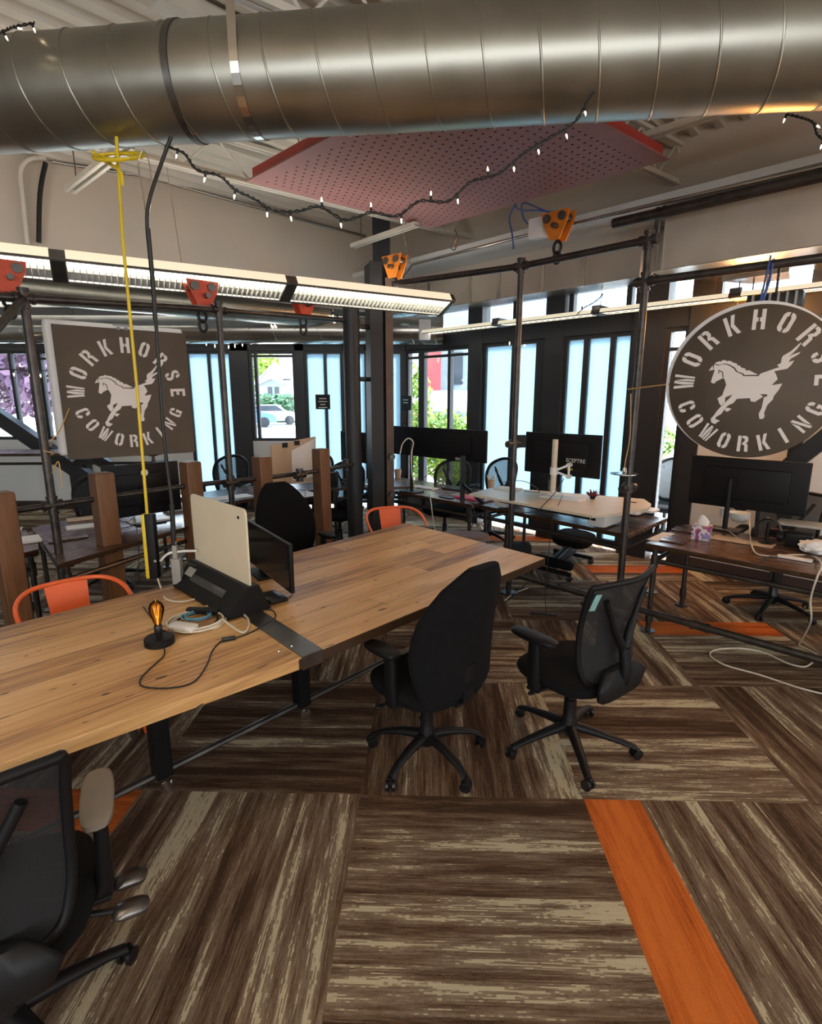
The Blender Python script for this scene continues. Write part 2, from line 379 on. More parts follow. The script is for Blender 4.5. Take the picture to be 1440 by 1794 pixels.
def wallbar(a, b, z0, z1, th, m, name):
    mb = MB(); d = (b-a).normalized(); n = d.cross(UP)
    pts = [a+n*th/2, b+n*th/2, b-n*th/2, a-n*th/2]
    mb.prism([(p.x, p.y) for p in pts], z1-z0, T(0, 0, z0)); return struct(name, mb, m)
wallbar(S0-SL*.69, L0, 3.0, 4.1, .14, m_beige, 'wall_soffit_left')
wallbar(S0+B*.65, R0+B*.65, 3.2, 4.1, .14, m_beige, 'wall_soffit_right')
wallbar(Vector((-9.1, 9, 0)), Vector((-9.1, -5, 0)), 0, 4.1, .2, m_white, 'wall_left')
wallbar(Vector((-9.2, -5, 0)), Vector((9.2, -5, 0)), 0, 4.1, .2, m_beige, 'wall_back')
wallbar(Vector((9.1, -5, 0)), Vector((9.1, .5, 0)), 0, 4.1, .2, m_white, 'wall_right')
LW = Vector((0, 8.85, 0)); LD = Vector((1, 0, 0))
def lp(px, py): p = PL(px, py, LW, LD); return p.x, p.z
def rpnt(px, py): p = PL(px, py, WC, A); return (p-WC).dot(A), p.z
HD = 2.52       # underside of the window header
# left glazed wall, low solid panels, header, clerestory
def lw(name, x0, x1, z0, z1, m, th=.12, y=8.85):
    mb = MB(); mb.box(((x0+x1)/2, y, (z0+z1)/2), (x1-x0, th, z1-z0)); return struct(name, mb, m)
def rw(name, s0, s1, z0, z1, m, th=.12, off=0):
    mb = MB(); a = WC+A*s0+B*off; b = WC+A*s1+B*off; mb.bar(a+UP*(z0+z1)/2, b+UP*(z0+z1)/2, th, z1-z0); return struct(name, mb, m)
fr = MB()
fr.box((-4.6, 8.85, HD+.085), (9.0, .16, .17)); fr.box((-4.6, 8.85, 3.10), (9.0, .14, .12))
posts_l = [(412, 441), (521, 536), (603, 612), (110, 150), (640, 646)]
for a, b in posts_l:
    x0, x1 = lp(a, 700)[0], lp(b, 700)[0]; fr.box(((x0+x1)/2, 8.85, 1.57), (x1-x0, .16, 3.14))
for x in (-8.9, -6.9, -5.9): fr.box((x, 8.85, 1.57), (.10, .16, 3.14))
struct('trim_1', fr, m_frame)
lw('wall_panel_left', -9, lp(110, 700)[0], 0, 1.14, m_white, .13)
lw('wall_panel_middle', lp(441, 700)[0], lp(521, 700)[0], 0, 1.12, m_white, .13)
lw('baseboard_left', -9, lp(110, 700)[0], 0, .14, m_base, .17)
def window(name, mb_fr, mb_gl, mg):
    o = mb_fr.build(name, m_frame, None, 0); o['kind'] = 'structure'
    if mb_gl: mb_gl.build('pane', mg, o, 0)
    return o
def lwin(name, x0, x1, z0, z1, mg, mull=(), trans=(), t=.045):
    f = MB(); g = MB(); y = 8.85
    for x in (x0+t/2, x1-t/2): f.box((x, y, (z0+z1)/2), (t, .09, z1-z0))
    for z in (z0+t/2, z1-t/2): f.box(((x0+x1)/2, y, z), (x1-x0-2*t, .09, t))
    for x in mull: f.box((x, y, (z0+z1)/2), (t, .08, z1-z0-2*t))
    for z in trans: f.box(((x0+x1)/2, y, z), (x1-x0-2*t, .07, t*.8))
    g.box(((x0+x1)/2, y, (z0+z1)/2), (x1-x0-2*t, .012, z1-z0-2*t)); return window(name, f, g, mg)
x_ = lambda px: lp(px, 700)[0]
lwin('window_1', x_(441), x_(521), 1.12, HD, m_glass, [x_(452)], [lp(480, 624)[1]])
lwin('window_2', x_(536), x_(603), .1, HD, m_frost, [x_(572)])
lwin('window_3', x_(333), x_(412), .1, HD, m_frost, [x_(372), x_(391)])
lwin('window_4', x_(612), -.12, .1, HD, m_frost, [])
lwin('window_5', x_(150), x_(333), 1.14, HD, m_glass, [x_(240)])
lwin('window_6', -5.85, x_(110), 1.14, HD, m_glass, [x_(30)+.0, x_(62)], [2.40])
lwin('window_7', -8.85, -5.95, 1.14, HD, m_glass, [-6.9, -7.9])
lwin('window_8', -9, -.12, HD+.17, 3.05, m_glass, [-7.5, -6, -4.6, -3.4, -2.2, -1.1])
lw('wall_panel_sign', x_(150), x_(333), 0, 1.14, m_white, .12)
# right glazed wall
s_ = lambda px: rpnt(px, 700)[0]
def rwin(name, s0, s1, z0, z1, mg, mull=(), trans=(), t=.045):
    f = MB(); g = MB(); P = lambda s, z: WC+A*s+UP*z
    for s in (s0+t/2, s1-t/2): f.bar(P(s, z0), P(s, z1), t, .09, up=B)
    for z in (z0+t/2, z1-t/2): f.bar(P(s0+t, z), P(s1-t, z), .09, t)
    for s, w_ in mull: f.bar(P(s, z0+t), P(s, z1-t), w_, .08, up=B)
    for z in trans: f.bar(P(s0+t, z), P(s1-t, z), .07, t*.8)
    g.bar(P(s0+t, (z0+z1)/2), P(s1-t, (z0+z1)/2), .012, z1-z0-2*t); return window(name, f, g, mg)
fr = MB()
def rpost(a, b, z1=3.14): fr.bar(WC+A*((s_(a)+s_(b))/2), WC+A*((s_(a)+s_(b))/2)+UP*z1, s_(b)-s_(a), .18, up=B)
for a, b in ((826, 848), (956, 987), (1106, 1160), (1200, 1235), (1396, 1420)): rpost(a, b)
fr.bar(WC+UP*(HD+.09), RE+UP*(HD+.09), .16, .18); fr.bar(WC+UP*3.1, RE+UP*3.1, .14, .12)
fr.bar(WC+A*.0, WC+UP*3.14, .14, .14)
struct('trim_2', fr, m_frame)
rwin('window_9', .08, s_(826), .35, HD, m_glass, [(s_(709), .04), (s_(741), .12), (s_(789), .05)], [rpnt(770, 624)[1]])
rwin('window_10', s_(848), s_(956), .08, HD, m_frost, [(s_(899), .05), (s_(944), .10)])
rwin('window_11', s_(987), s_(1106), .08, HD, m_frost, [(s_(1024), .07), (s_(1069), .06)])
rwin('window_12', s_(1160), s_(1200), .08, HD, m_glass, [], [rpnt(1180, 612)[1]])
rwin('window_13', .1, 12.4, HD+.18, 3.05, m_glass, [(s, .06) for s in (.75, 1.35, 2.1, 2.9, 3.6, 4.5, 5.6, 6.8, 8, 9.2, 10.6)])
rw('wall_panel_right', s_(1235), s_(1396), 0, HD, m_white, .12)
rw('wall_panel_far_right', s_(1420), 12.5, 0, HD, m_white, .12)
rw('wall_panel_top', 0, 12.5, 3.16, 3.46, m_white, .12)
rw('baseboard_right', s_(1235), 12.5, 0, .12, m_base, .15)
rw('wall_panel_low', .08, s_(826), 0, .35, m_frame, .12)
# ---------------------------------------------------------------- structural steel
t = thing('steel_column', 'tall dark steel H column with a brown face beside the middle window', 'column', (-.36, 6.25, 0), 20, None)
mb = MB(); M = T(-.36, 6.25, 0) @ RZ(20)
mb.box((-.10, 0, 1.6), (.025, .26, 3.2), M); mb.box((.10, 0, 1.6), (.025, .26, 3.2), M); mb.box((0, 0, 1.6), (.18, .02, 3.2), M); mb.box((0, 0, .01), (.36, .36, .02), M)
mb.box((-.06, -.13, 1.6), (.14, .012, 3.2), M)
mb.build('flange', m_col, t, 0)
mb = MB(); mb.box((.085, -.128, 1.55), (.085, .016, 3.0), M); mb.box((.085, -.14, 2.05), (.088, .008, .012), M); mb.build('face_plate', m_colr, t, 0, 'brown steel face of the column')
mb = MB()
for z in (1.15, .72): mb.tube([M @ Vector((.09, -.20, z)), M @ Vector((.09, -.13, z))], .035, 10)
mb.build('clamp', m_steel, t)
mb = MB(); q = D(668, 440, 6.9); mb.box((q.x, 6.95, 3.55), (.20, .2, 1.1)); o = mb.build('steel_column', m_col, None, 0); pset(o, 'upper dark steel column stub rising to the ceiling behind the long pendant lamp', 'column')
mb = MB(); q = D(618, 700, 6.05); mb.tube([(q.x, 6.05, 0), (q.x, 6.05, 2.95)], .088, 20)
pp = thing('round_pipe_column', 'round dark vertical pipe column left of the steel H column', 'column', (q.x, 6.05, 0)); PPX = q.x
mb.build('shaft', m_col, pp, 50); mb = MB(); mb.lathe([(.13, 0), (.13, .02), (.1, .03)], T(q.x, 6.05, 0)); mb.build('base_plate', m_steel, pp)
mb = MB()
for z in (2.55, 2.0): mb.tube([(q.x, 6.05, z), (-.40, 6.2, z)], .025, 8)
mb.build('bracket', m_steel, pp)
# black diagonal brace on the far left
mb = MB(); pt = lambda px, py, Y: D(px, py, Y)
a, b = pt(-60, 690, 8.2), pt(200, 868, 8.2); mb.bar(a, b, .16, .20); mb.bar(pt(145, 800, 8.3), Vector((pt(145, 800, 8.3).x, 8.3, 0)), .16, .16, up=Vector((0, 1, 0)))
mb.bar(pt(165, 800, 8.25), Vector((pt(270, 870, 8.25).x, 8.25, .35)), .10, .16)
o = mb.build('diagonal_brace', m_frame, None, 0); pset(o, 'thick black diagonal steel brace across the far left windows', 'brace')
mb = MB(); a = PL(1290, 890, WC+A*4.2-B*.3, A); b = PL(1480, 740, WC+A*4.2-B*.3, A); mb.bar(a, b, .12, .14); o = mb.build('diagonal_brace', m_frame, None, 0); pset(o, 'black diagonal steel brace behind the right-hand monitor', 'brace')

# ---------------------------------------------------------------- outdoors
def leafmat(name, c1, c2):
    m, t, p = nt(name); oi = N(t, 'ShaderNodeNewGeometry'); n = N(t, 'ShaderNodeTexNoise', i_Scale=3); co = N(t, 'ShaderNodeTexCoord'); t.links.new(co.outputs['Object'], n.inputs['Vector'])
    s = math_(t, 'ADD', math_(t, 'MULTIPLY', oi.outputs['Random Per Island'], .6), math_(t, 'MULTIPLY', n.outputs['Fac'], .4))
    t.links.new(ramp(t, s, [(.2, c1), (.8, c2)]), p.inputs['Base Color']); p.inputs['Roughness'].default_value = .6
    p.inputs['Transmission Weight'].default_value = 0; return m
m_leaf = leafmat('bright_leaves', (.10, .22, .02), (.50, .62, .10)); m_leaf2 = leafmat('hedge_leaves', (.02, .08, .04), (.12, .25, .10)); m_leaf3 = leafmat('purple_leaves', (.06, .03, .05), (.22, .12, .20)); m_succ = leafmat('succulent_leaves', (.12, .02, .02), (.28, .05, .04))
m_bark = M_('bark', (.10, .07, .05), .9)
m_asph = M_('pale_concrete', (.62, .60, .57), .9, 0, .06, 1)
m_house = M_('pale_blue_siding', (.42, .56, .62), .8, 0, .04); m_roof = M_('grey_pink_shingles', (.34, .28, .28), .9, 0, .15, 20); m_trimw = M_('white_house_trim', (.8, .8, .8), .7)
m_carp = M_('blue_car_paint', (.10, .20, .38), .25, .3, .05, coat=.6); m_cars = M_('silver_car_paint', (.5, .52, .55), .25, .3, .05, coat=.6); m_tyre = M_('tyre', (.02, .02, .02), .8); m_cglass = M_('car_glass', (.03, .04, .05), .1)
m_brick = M_('red_cladding', (.45, .05, .05), .7); m_greyb = M_('grey_cladding', (.25, .30, .33), .7)
mb = MB(); mb.box((0, 30, -.16), (120, 80, .1)); o = mb.build('ground', m_asph, None, 0); o['kind'] = 'structure'
def leaves(n, c, r, size, seed, boxy=False):
    mb = MB(); rn = random.Random(seed)
    for _ in range(n):
        if boxy: p = Vector([c[i]+rn.uniform(-1, 1)*r[i] for i in range(3)])
        else:
            d = Vector((rn.gauss(0, 1), rn.gauss(0, 1), rn.gauss(0, 1))).normalized()*rn.uniform(.35, 1)**.5
            p = Vector([c[i]+d[i]*r[i]*(1+.25*mnoise.noise(Vector(c)+d*2.3)) for i in range(3)])
        a = Vector((rn.uniform(-1, 1), rn.uniform(-1, 1), rn.uniform(-1, 1))).normalized(); b_ = a.orthogonal().normalized(); s = size*rn.uniform(.6, 1.3)
        vs = [mb.bm.verts.new(p+q) for q in (a*s, b_*s*.5, -a*s, -b_*s*.5)]; mb.bm.faces.new(vs)
    return mb
def tree(name, x, y, zc, r, n, m, label, size=.12, seed=1, cat='tree', group=None):
    t = thing(name, label, cat, (x, y, -.11), 0, group); leaves(n, (x, y, zc), r, size, seed).build('crown', m, t, 0)
    mb = MB(); rn = random.Random(seed); mb.tube([(x, y, -.11), (x+.04, y, zc*.5), (x, y, zc)], [.07, .05, .02], 7)
    for k in range(6):
        a = rn.uniform(0, 6.28); mb.tube([(x, y, zc*.55), (x+math.cos(a)*r[0]*.6, y+math.sin(a)*r[1]*.6, zc+rn.uniform(-.2, .6)*r[2])], [.03, .01], 5)
    mb.build('trunk', m_bark, t); return t
q = D(730, 700, 10.6); tree('young_tree', q.x, 10.6, 1.35, (.34, .35, 1.05), 1500, m_leaf, 'slim bright green young tree outside, left of the middle window post', .065, 2)
q = D(790, 730, 10.8); tree('leafy_shrub', q.x, 10.8, .85, (.60, .5, .75), 2000, m_leaf, 'bushy bright green shrub outside the window behind the long monitor', .07, 3, 'shrub')
q = D(815, 745, 10.2); tree('leafy_shrub', q.x, 10.3, .60, (.32, .32, .65), 900, m_leaf, 'yellow green shrub outside, at the right edge of the middle window', .07, 4, 'shrub')
q = D(60, 660, 15); tree('purple_tree', q.x, 15, 3.2, (2.6, 1.5, 1.9), 4200, m_leaf3, 'dark purple leafed tree outside the far left windows', .16, 5)
q = D(436, 640, 56); tree('background_tree', q.x, 58, 5.0, (3.5, 2, 2.6), 1500, m_leaf, 'pale green tree outside, left of the blue house roof', .4, 6)
q = D(480, 630, 66); tree('background_tree', q.x, 68, 6.5, (6, 2, 2.6), 1600, m_leaf, 'green tree crown showing above the roof of the blue house', .25, 7)
mb = leaves(6000, (D(500, 715, 44).x, 44, 1.0), (8, .8, 1.05), .22, 8, True); o = mb.build('hedge', m_leaf2, None, 0); pset(o, 'dense dark green hedge outside behind the parked cars', 'hedge')
# house
hx = D(497, 700, 22).x
t = thing('house', 'pale blue gabled house with grey roof outside the left window', 'house', (hx, 22, -.11))
mb = MB(); mb.box((hx+1.3, 24, 1.7), (5, 5, 3.6)); mb.prism([(-2.6, 0), (.9, 0), (-.9, 1.7)], .3, T(hx, 21.5, 3.0) @ RX(90)); mb.box((hx-.9, 22.5, 1.5), (3.4, 2.5, 3.2)); mb.build('wall', m_house, t, 0)
mb = MB(); mb.loft([[Vector((hx-.2, 21.2, 3.3)), Vector((hx+4.2, 21.2, 3.3)), Vector((hx+4.2, 21.2, 3.42)), Vector((hx-.2, 21.2, 3.42))], [Vector((hx-1.4, 24.5, 6.0)), Vector((hx+4.2, 24.5, 6.0)), Vector((hx+4.2, 24.5, 6.12)), Vector((hx-1.4, 24.5, 6.12))]]); mb.build('roof', m_roof, t, 0)
mb = MB(); mb.bar((hx-2.8, 21.3, 3.0), (hx-.9, 21.3, 4.8), .5, .12); mb.bar((hx-.9, 21.3, 4.8), (hx+1.0, 21.3, 3.0), .5, .12); mb.box((hx+1.9, 21.15, 3.25), (4.2, .1, .14)); mb.build('roof_trim', m_trimw, t, 0)
for i, dx in enumerate((1.05, 1.5, 1.95)):
    mb = MB(); mb.box((hx+dx, 21.44, 2.65), (.30, .06, .75)); wn_o = mb.build('window', m_cglass, t, 0)
for dx in (-1.4, -.8):
    mb = MB(); mb.box((hx+dx, 21.2, 2.35), (.4, .06, .8)); mb.build('window', m_cglass, t, 0)
mb = MB(); mb.bar((hx-2.4, 20.9, 2.9), (hx-1.1, 20.9, 3.45), .8, .1); mb.bar((hx-1.1, 20.9, 3.45), (hx+.0, 20.9, 2.9), .8, .1); mb.build('porch_roof', m_roof, t, 0)
t.location = (D(505, 700, 50).x, 50, -.11)
def car(x, y, rz, m, label, s=1.0):
    t = thing('parked_car', label, 'car', (x, y, -.11), rz, 'cars parked outside'); M = T(x, y, -.11) @ RZ(rz)
    prof = [(-2.1, .3), (-2.15, .65), (-1.9, .92), (-1.45, .98), (-.9, 1.42), (.5, 1.45), (1.15, 1.0), (1.9, .85), (2.15, .62), (2.15, .3)]
    mb = MB(); mb.prism(prof, 1.7, M @ T(0, .85, 0) @ RX(90)); mb.build('body', m, t, 30)
    mb = MB(); mb.prism([(-1.3, 1.0), (-.85, 1.36), (.45, 1.38), (.98, 1.0)], 1.74, M @ T(0, .87, 0) @ RX(90)); mb.build('side_window', m_cglass, t, 0)
    for sx in (-1.3, 1.35):
        for sy in (-.8, .8):
            mb = MB(); mb.lathe([(.33, -.1), (.33, .1)], M @ T(sx, sy, .33) @ RX(90), 16); mb.build('wheel', m_tyre, t)
q = D(474, 735, 40); car(q.x, 40, 12, m_cars, 'silver blue car parked in front of the hedge, seen through the left window')
q = D(436, 735, 38); car(q.x, 36.5, 20, m_carp, 'dark blue car parked behind the left window mullion')
# red and white building to the right
bx = D(770, 660, 19).x
t = thing('apartment_building', 'grey and red apartment building with white bands outside the middle window', 'building', (bx, 20, -.11))
mb = MB(); mb.box((bx+1, 21, 3.2), (9, 3, 6.8)); mb.build('wall', m_greyb, t, 0)
mb = MB(); mb.box((bx-.2, 19.4, 1.7), (4.2, .3, .7)); mb.box((bx-.1, 19.4, 4.0), (4, .3, .4)); mb.box((bx-1.0, 19.42, 2.8), (.9, .2, 1.5)); mb.build('band', m_trimw, t, 0)
for c_, d_ in (((bx-.2, 19.3, 2.75), (.5, .3, 1.4)), ((bx+1.9, 19.3, 2.9), (.5, .3, 2.0)), ((bx-.9, 19.4, .8), (.9, .2, .9))): mb = MB(); mb.box(c_, d_); mb.build('red_cladding', m_brick, t, 0)
for dx in (-1.6, .6, 1.3):
    mb = MB(); mb.box((bx+dx, 19.45, 2.8), (.45, .1, 1.1)); mb.build('window', m_cglass, t, 0)
# ---------------------------------------------------------------- spiral ducts
def spiral_duct(name, label, a, b, r, pitch, m, bands=(), straps=(), seam=.006, group=None, straph=.5):
    a, b = Vector(a), Vector(b); ax = (b-a); L = ax.length; ax.normalize()
    t = thing(name, label, 'duct', (a.x, a.y, a.z-r), 0, group)
    q = ax.to_track_quat('Z', 'Y').to_matrix().to_4x4(); q.translation = a
    mb = MB(); mb.lathe([(r, 0)]+[(r*(1+.004*math.sin(k*1.7)), L*k/24) for k in range(1, 24)]+[(r, L)], q, 64); mb.build('pipe_body', m, t, 60)
    mb = MB(); n = int(L/pitch*28); mb.tube([q @ Vector((r*math.cos(k/28*6.2832), r*math.sin(k/28*6.2832), L*k/n)) for k in range(n+1)], seam, 6); mb.build('spiral_seam', m, t, 60)
    for s in bands:
        mb = MB(); mb.lathe([(r+.002, s-.018), (r+.007, s-.016), (r+.007, s+.016), (r+.002, s+.018)], q, 64); mb.build('coupling_band', m_steel, t, 60)
    for s in straps:
        c = a+ax*s; mb = MB(); hs = 18
        prof = [c + ax.cross(UP)*((r+.004)*math.cos(math.pi*k/hs+math.pi)) + UP*((r+.004)*math.sin(math.pi*k/hs+math.pi)) for k in range(hs+1)]
        sd_ = ax.cross(UP)
        pts = [c-sd_*(r+.004)+UP*straph]+prof+[c+sd_*(r+.004)+UP*straph]
        V = [(mb.bm.verts.new(p-ax*.02), mb.bm.verts.new(p+ax*.02)) for p in pts]
        for u, v in zip(V, V[1:]): mb.bm.faces.new((u[0], u[1], v[1], v[0]))
        mb.build('hanger_strap', m_galv2, t, 0)
    return t
DA = W(0, 268, 3.07)+Vector((0, -.09, .21)); DB = W(1440, 190, 3.07)+Vector((0, -.09, .21)); dd = (DB-DA).normalized()
spiral_duct('spiral_duct', 'large galvanised spiral duct crossing the ceiling in the foreground', DA-dd*.9, DB+dd*1.2, .235, .235, m_galv, (.9+1.12,), (.9+1.44,), .0055, None, .62)
spiral_duct('spiral_duct', 'dull grey spiral duct behind the long pendant lamp, above the brown square sign', (-5.6, 4.90, 2.93), (-1.2, 8.05, 2.93), .165, .30, m_galv, (), (), .004, 'back spiral ducts')
spiral_duct('spiral_duct', 'shiny spiral duct along the left windows, lowest of the three', (-8.5, 8.1, 2.76), (.45, 8.1, 2.74), .19, .32, m_galv2, (8.2,), (), .004, 'back spiral ducts')
mb = MB(); q = D(744, 578, 7.85); mb.box(q, (.16, .14, .26), None, .01); o = mb.build('junction_box', m_wht, None); pset(o, 'white box fixed in front of the shiny spiral duct end', 'junction box')
# rectangular ducts on the right
def rect_duct(name, label, a, b, depth, z0, z1, seams, bottom=m_galvd, group='rectangular ducts'):
    a, b = Vector(a), Vector(b); d = (b-a).normalized(); n = d.cross(UP)*-1
    if n.y < 0: n = -n
    t = thing(name, label, 'duct', (a.x, a.y, z0), 0, group)
    pts = [a, b, b+n*depth, a+n*depth]; mb = MB(); mb.prism([(p.x, p.y) for p in pts], z1-z0, T(0, 0, z0)); mb.build('duct_body', bottom, t, 0); mb = MB(); mb.prism([(p.x, p.y) for p in pts], .006, T(0, 0, z0-.006)); mb.build('duct_underside', m_galv2, t, 0)
    for s in seams:
        c = a+d*s; mb = MB(); mb.box((0, 0, 0), (.035, .018, z1-z0+.02), T(c.x, c.y, (z0+z1)/2) @ Matrix.Rotation(math.atan2(d.y, d.x), 4, 'Z') @ T(0, -.008, 0)); mb.build('flange', m_galv2, t, 0)
    return t
p0, p1 = W(1140, 475, 2.85), W(1440, 428, 2.85); dv = (p1-p0).normalized(); dv.z = 0; p0.z = p1.z = 0
rect_duct('rectangular_duct', 'big flat sided metal duct at upper right with glowing orange reflections below', p0, p0+dv*3.4, .38, 2.85, 3.33, (.02, .07))
nn = Vector((-dv.y, dv.x, 0)); mb = MB(); pp_ = [p0+dv*.02+nn*.38, p0+dv*3.4+nn*.38, p0+dv*3.4+nn*.72, p0+dv*.35+nn*.95]; mb.prism([(p.x, p.y) for p in pp_], .32, T(0, 0, 2.85)); o = mb.build('duct_plenum', m_galv2, None, 0); pset(o, 'wide shiny metal plenum behind the face of the big flat duct', 'duct')
mb = MB(); pp_ = [p0+dv*.40+nn*.55, p0+dv*.9+nn*.5, p0+dv*.85+nn*.85, p0+dv*.55+nn*.85]; mb.prism([(p.x, p.y) for p in pp_], .06, T(0, 0, 2.79)); o = mb.build('duct_boot', m_galv2, None, 0); pset(o, 'square metal duct outlet behind the big flat duct at upper right', 'duct')
p2 = PL(790, 531, W(1091, 488, 2.87), A); rect_duct('rectangular_duct', 'long low metal duct with a pale blue shining underside, left of the big one', W(1091, 488, 2.87)-A*2.75, W(1120, 484, 2.87), .30, 2.87, 3.16, (.3, .95, 1.35, 1.9, 2.35))
q = W(1091, 488, 2.87)-A*2.75; spiral_duct('round_duct', 'round duct elbow joining the low metal duct behind the column', q+B*.16+Vector((0, 0, .12)), q+B*.16-A*.5+Vector((0, 0, .12)), .15, .3, m_galv2, (), (), .004)

# ---------------------------------------------------------------- red perforated panel
ZP = 3.56
c0, c1, c2, c3 = W(432, 318, ZP), W(755, 400, ZP), W(1172, 280, ZP), W(565, 245, ZP)
ux = (c2-c1).normalized(); uy = (c0-c1).normalized(); LX, LY = (c2-c1).length, (c0-c1).length
t = thing('perforated_panel', 'dusty red perforated acoustic panel hanging under the ceiling', 'ceiling panel', c1)
def pq(u, v, z=0): return c1+ux*u+uy*v+UP*z
mb = MB(); mb.loft([[pq(0, 0), pq(LX, 0), pq(LX, LY), pq(0, LY)], [pq(0, 0, .012), pq(LX, 0, .012), pq(LX, LY, .012), pq(0, LY, .012)]]); mb.build('perforated_sheet', m_pink, t, 0)
mb = MB()
for (u0, v0, u1, v1) in ((.04, .04, LX-.04, .04), (LX-.04, .04, LX-.04, LY-.04), (.04, LY-.04, LX-.04, LY-.04), (.04, .04, .04, LY-.04)): mb.bar(pq(u0, v0, .055), pq(u1, v1, .055), .016, .085)
mb.build('folded_edge', m_red, t, 0)
mb = MB(); su = .072; k = 0
nu, nv = int((LX-.2)/su), int((LY-.2)/su)
for i in range(nu+1):
    for j in range(nv*2+1):
        if (i+j) % 2: continue
        c = pq(.1+i*su, .1+j*su/2, -.0008)
        vs = [mb.bm.verts.new(c+ux*(.0105*math.cos(a*math.pi/4))+uy*(.0105*math.sin(a*math.pi/4))) for a in range(8)]; mb.bm.faces.new(vs)
mb.build('perforation', m_hole, t, 0)['kind'] = 'stuff'
for u, v in ((.3, .3), (LX-.3, .3), (LX-.3, LY-.3), (.3, LY-.3)):
    mb = MB(); mb.tube([pq(u, v, .012), pq(u, v, 4.08-ZP)], .004, 5); mb.build('hanger_rod', m_steel, t, 0)
# ---------------------------------------------------------------- joists, channels, conduits
def joist(name, label, a, b, zt, n):
    t = thing(name, label, 'joist', a, 0, 'roof joists'); a, b = Vector(a), Vector(b); d = (b-a).normalized(); s = d.cross(UP)*.025
    mb = MB()
    for k in (-1, 1):
        mb.bar(a+s*k, b+s*k, .035, .012); mb.bar(a+s*k+UP*.02, b+s*k+UP*.02, .006, .045)
    mb.build('bottom_chord', m_joist, t, 0)
    mb = MB(); dz = zt-a.z
    for k in (-1, 1): mb.bar(a+s*k+UP*dz, b+s*k+UP*dz, .035, .03)
    mb.build('top_chord', m_joist, t, 0)
    L = (b-a).length; mb = MB()
    for k in range(n):
        x0, x1 = L*k/n, L*(k+.5)/n; mb.tube([a+d*x0+UP*.02, a+d*x1+UP*dz], .011, 6); mb.tube([a+d*x1+UP*dz, a+d*L*(k+1)/n+UP*.02], .011, 6)
    mb.build('web_rod', m_joist, t); return t
ja, jb = W(225, 272, 3.70), W(850, 424, 3.70); jd = (jb-ja).normalized()
joist('bar_joist', 'cream open web roof joist running behind the red panel', ja-jd*3.2, jb, 4.02, 12)
joist('bar_joist', 'cream roof joist above the left end of the foreground duct', ja-jd*3.2+A*2.2, jb+A*2.4, 4.02, 13)
joist('bar_joist', 'grey roof joist at the upper right behind the red panel', W(870, 330, 3.74), W(870, 330, 3.74)+A*5, 4.04, 9)
def channel(label, a, b, w_=.085):
    t = thing('strut_channel', label, 'channel', a, 0, 'cream strut channels'); mb = MB(); d = (Vector(b)-Vector(a)).normalized(); s = d.cross(UP)
    mb.bar(Vector(a)+UP*.03, Vector(b)+UP*.03, w_, .006); 
    for k in (-1, 1): mb.bar(Vector(a)+s*k*w_/2+UP*.012, Vector(b)+s*k*w_/2+UP*.012, .006, .04); mb.bar(Vector(a)+s*k*w_*.33-UP*.008, Vector(b)+s*k*w_*.33-UP*.008, w_*.3, .006)
    mb.build('channel_body', m_joist, t, 0)
    for f_ in (.15, .85):
        mb = MB(); p = Vector(a).lerp(Vector(b), f_); mb.tube([p+UP*.03, p+UP*(4.06-p.z)], .005, 5); mb.build('threaded_rod', m_steel, t, 0)
channel('short cream strut channel hanging under the duct at the left', W(122, 336, 3.52), W(225, 256, 3.52))
channel('cream strut channel under the red panel near the column', W(618, 433, 3.50), W(730, 395, 3.50), .07)
mb = MB(); mb.bar(W(330, 20, 4.03)-B*.2, W(445, 62, 4.03)+B*.9, .14, .10); mb.bar(W(800, 30, 3.98), W(1050, 0, 3.98), .1, .09); o = mb.build('roof_beam', m_joist, None, 0); pset(o, 'wide cream roof beam above the foreground duct', 'beam')
CW = PL(935, 409, S0+A*2.2-B*.35, A)
def cond(name, label, pts, r, m, cat='conduit'): mb = MB(); mb.tube(pts, r, 8); return pset(mb.build(name, m, None, 50), label, cat)
P0c = S0+A*2.2-B*.3
cq = lambda px, py: PL(px, py, P0c, A)
cond('conduit', 'thin pale conduit running along the right wall above the black pipe frame', [cq(690, 505), cq(723, 463), cq(935, 409), cq(1150, 357), cq(1440, 292), cq(1600, 258)], .014, m_galv2)
cond('conduit', 'thick dark pipe along the right wall above the big flat duct', [cq(1075, 392)+UP*0, cq(1150, 375), cq(1440, 308), cq(1650, 262)], .042, m_pipe)
P0d = S0+A*.8-B*.2; SLn = SL
dq = lambda px, py: PL(px, py, S0+SL*1.2+Vector((.1, -.12, 0)), SL)
cond('conduit', 'twin pale conduit running along the left soffit wall', [dq(90, 283), dq(250, 308), dq(420, 355), dq(560, 394), dq(640, 414)], .018, m_galv2)
cond('conduit', 'pale conduit bending down the left soffit wall', catmull([dq(80, 276), dq(50, 280), dq(36, 300), dq(40, 350), dq(48, 428)], 5), .022, m_joist)
cond('cable_drop', 'thick black cable hanging on the left soffit wall', catmull([dq(80, 285), dq(70, 340), dq(68, 425)], 5), .022, m_cord, 'cable')
mb = MB(); mb.box((0, 0, 0), (.16, .12, .17), T(*(cq(950, 403)+B*-.06)) @ RZ(-45), .02); o = mb.build('junction_box', m_wht, None); pset(o, 'white junction box beside the orange trolley on the right', 'junction box')
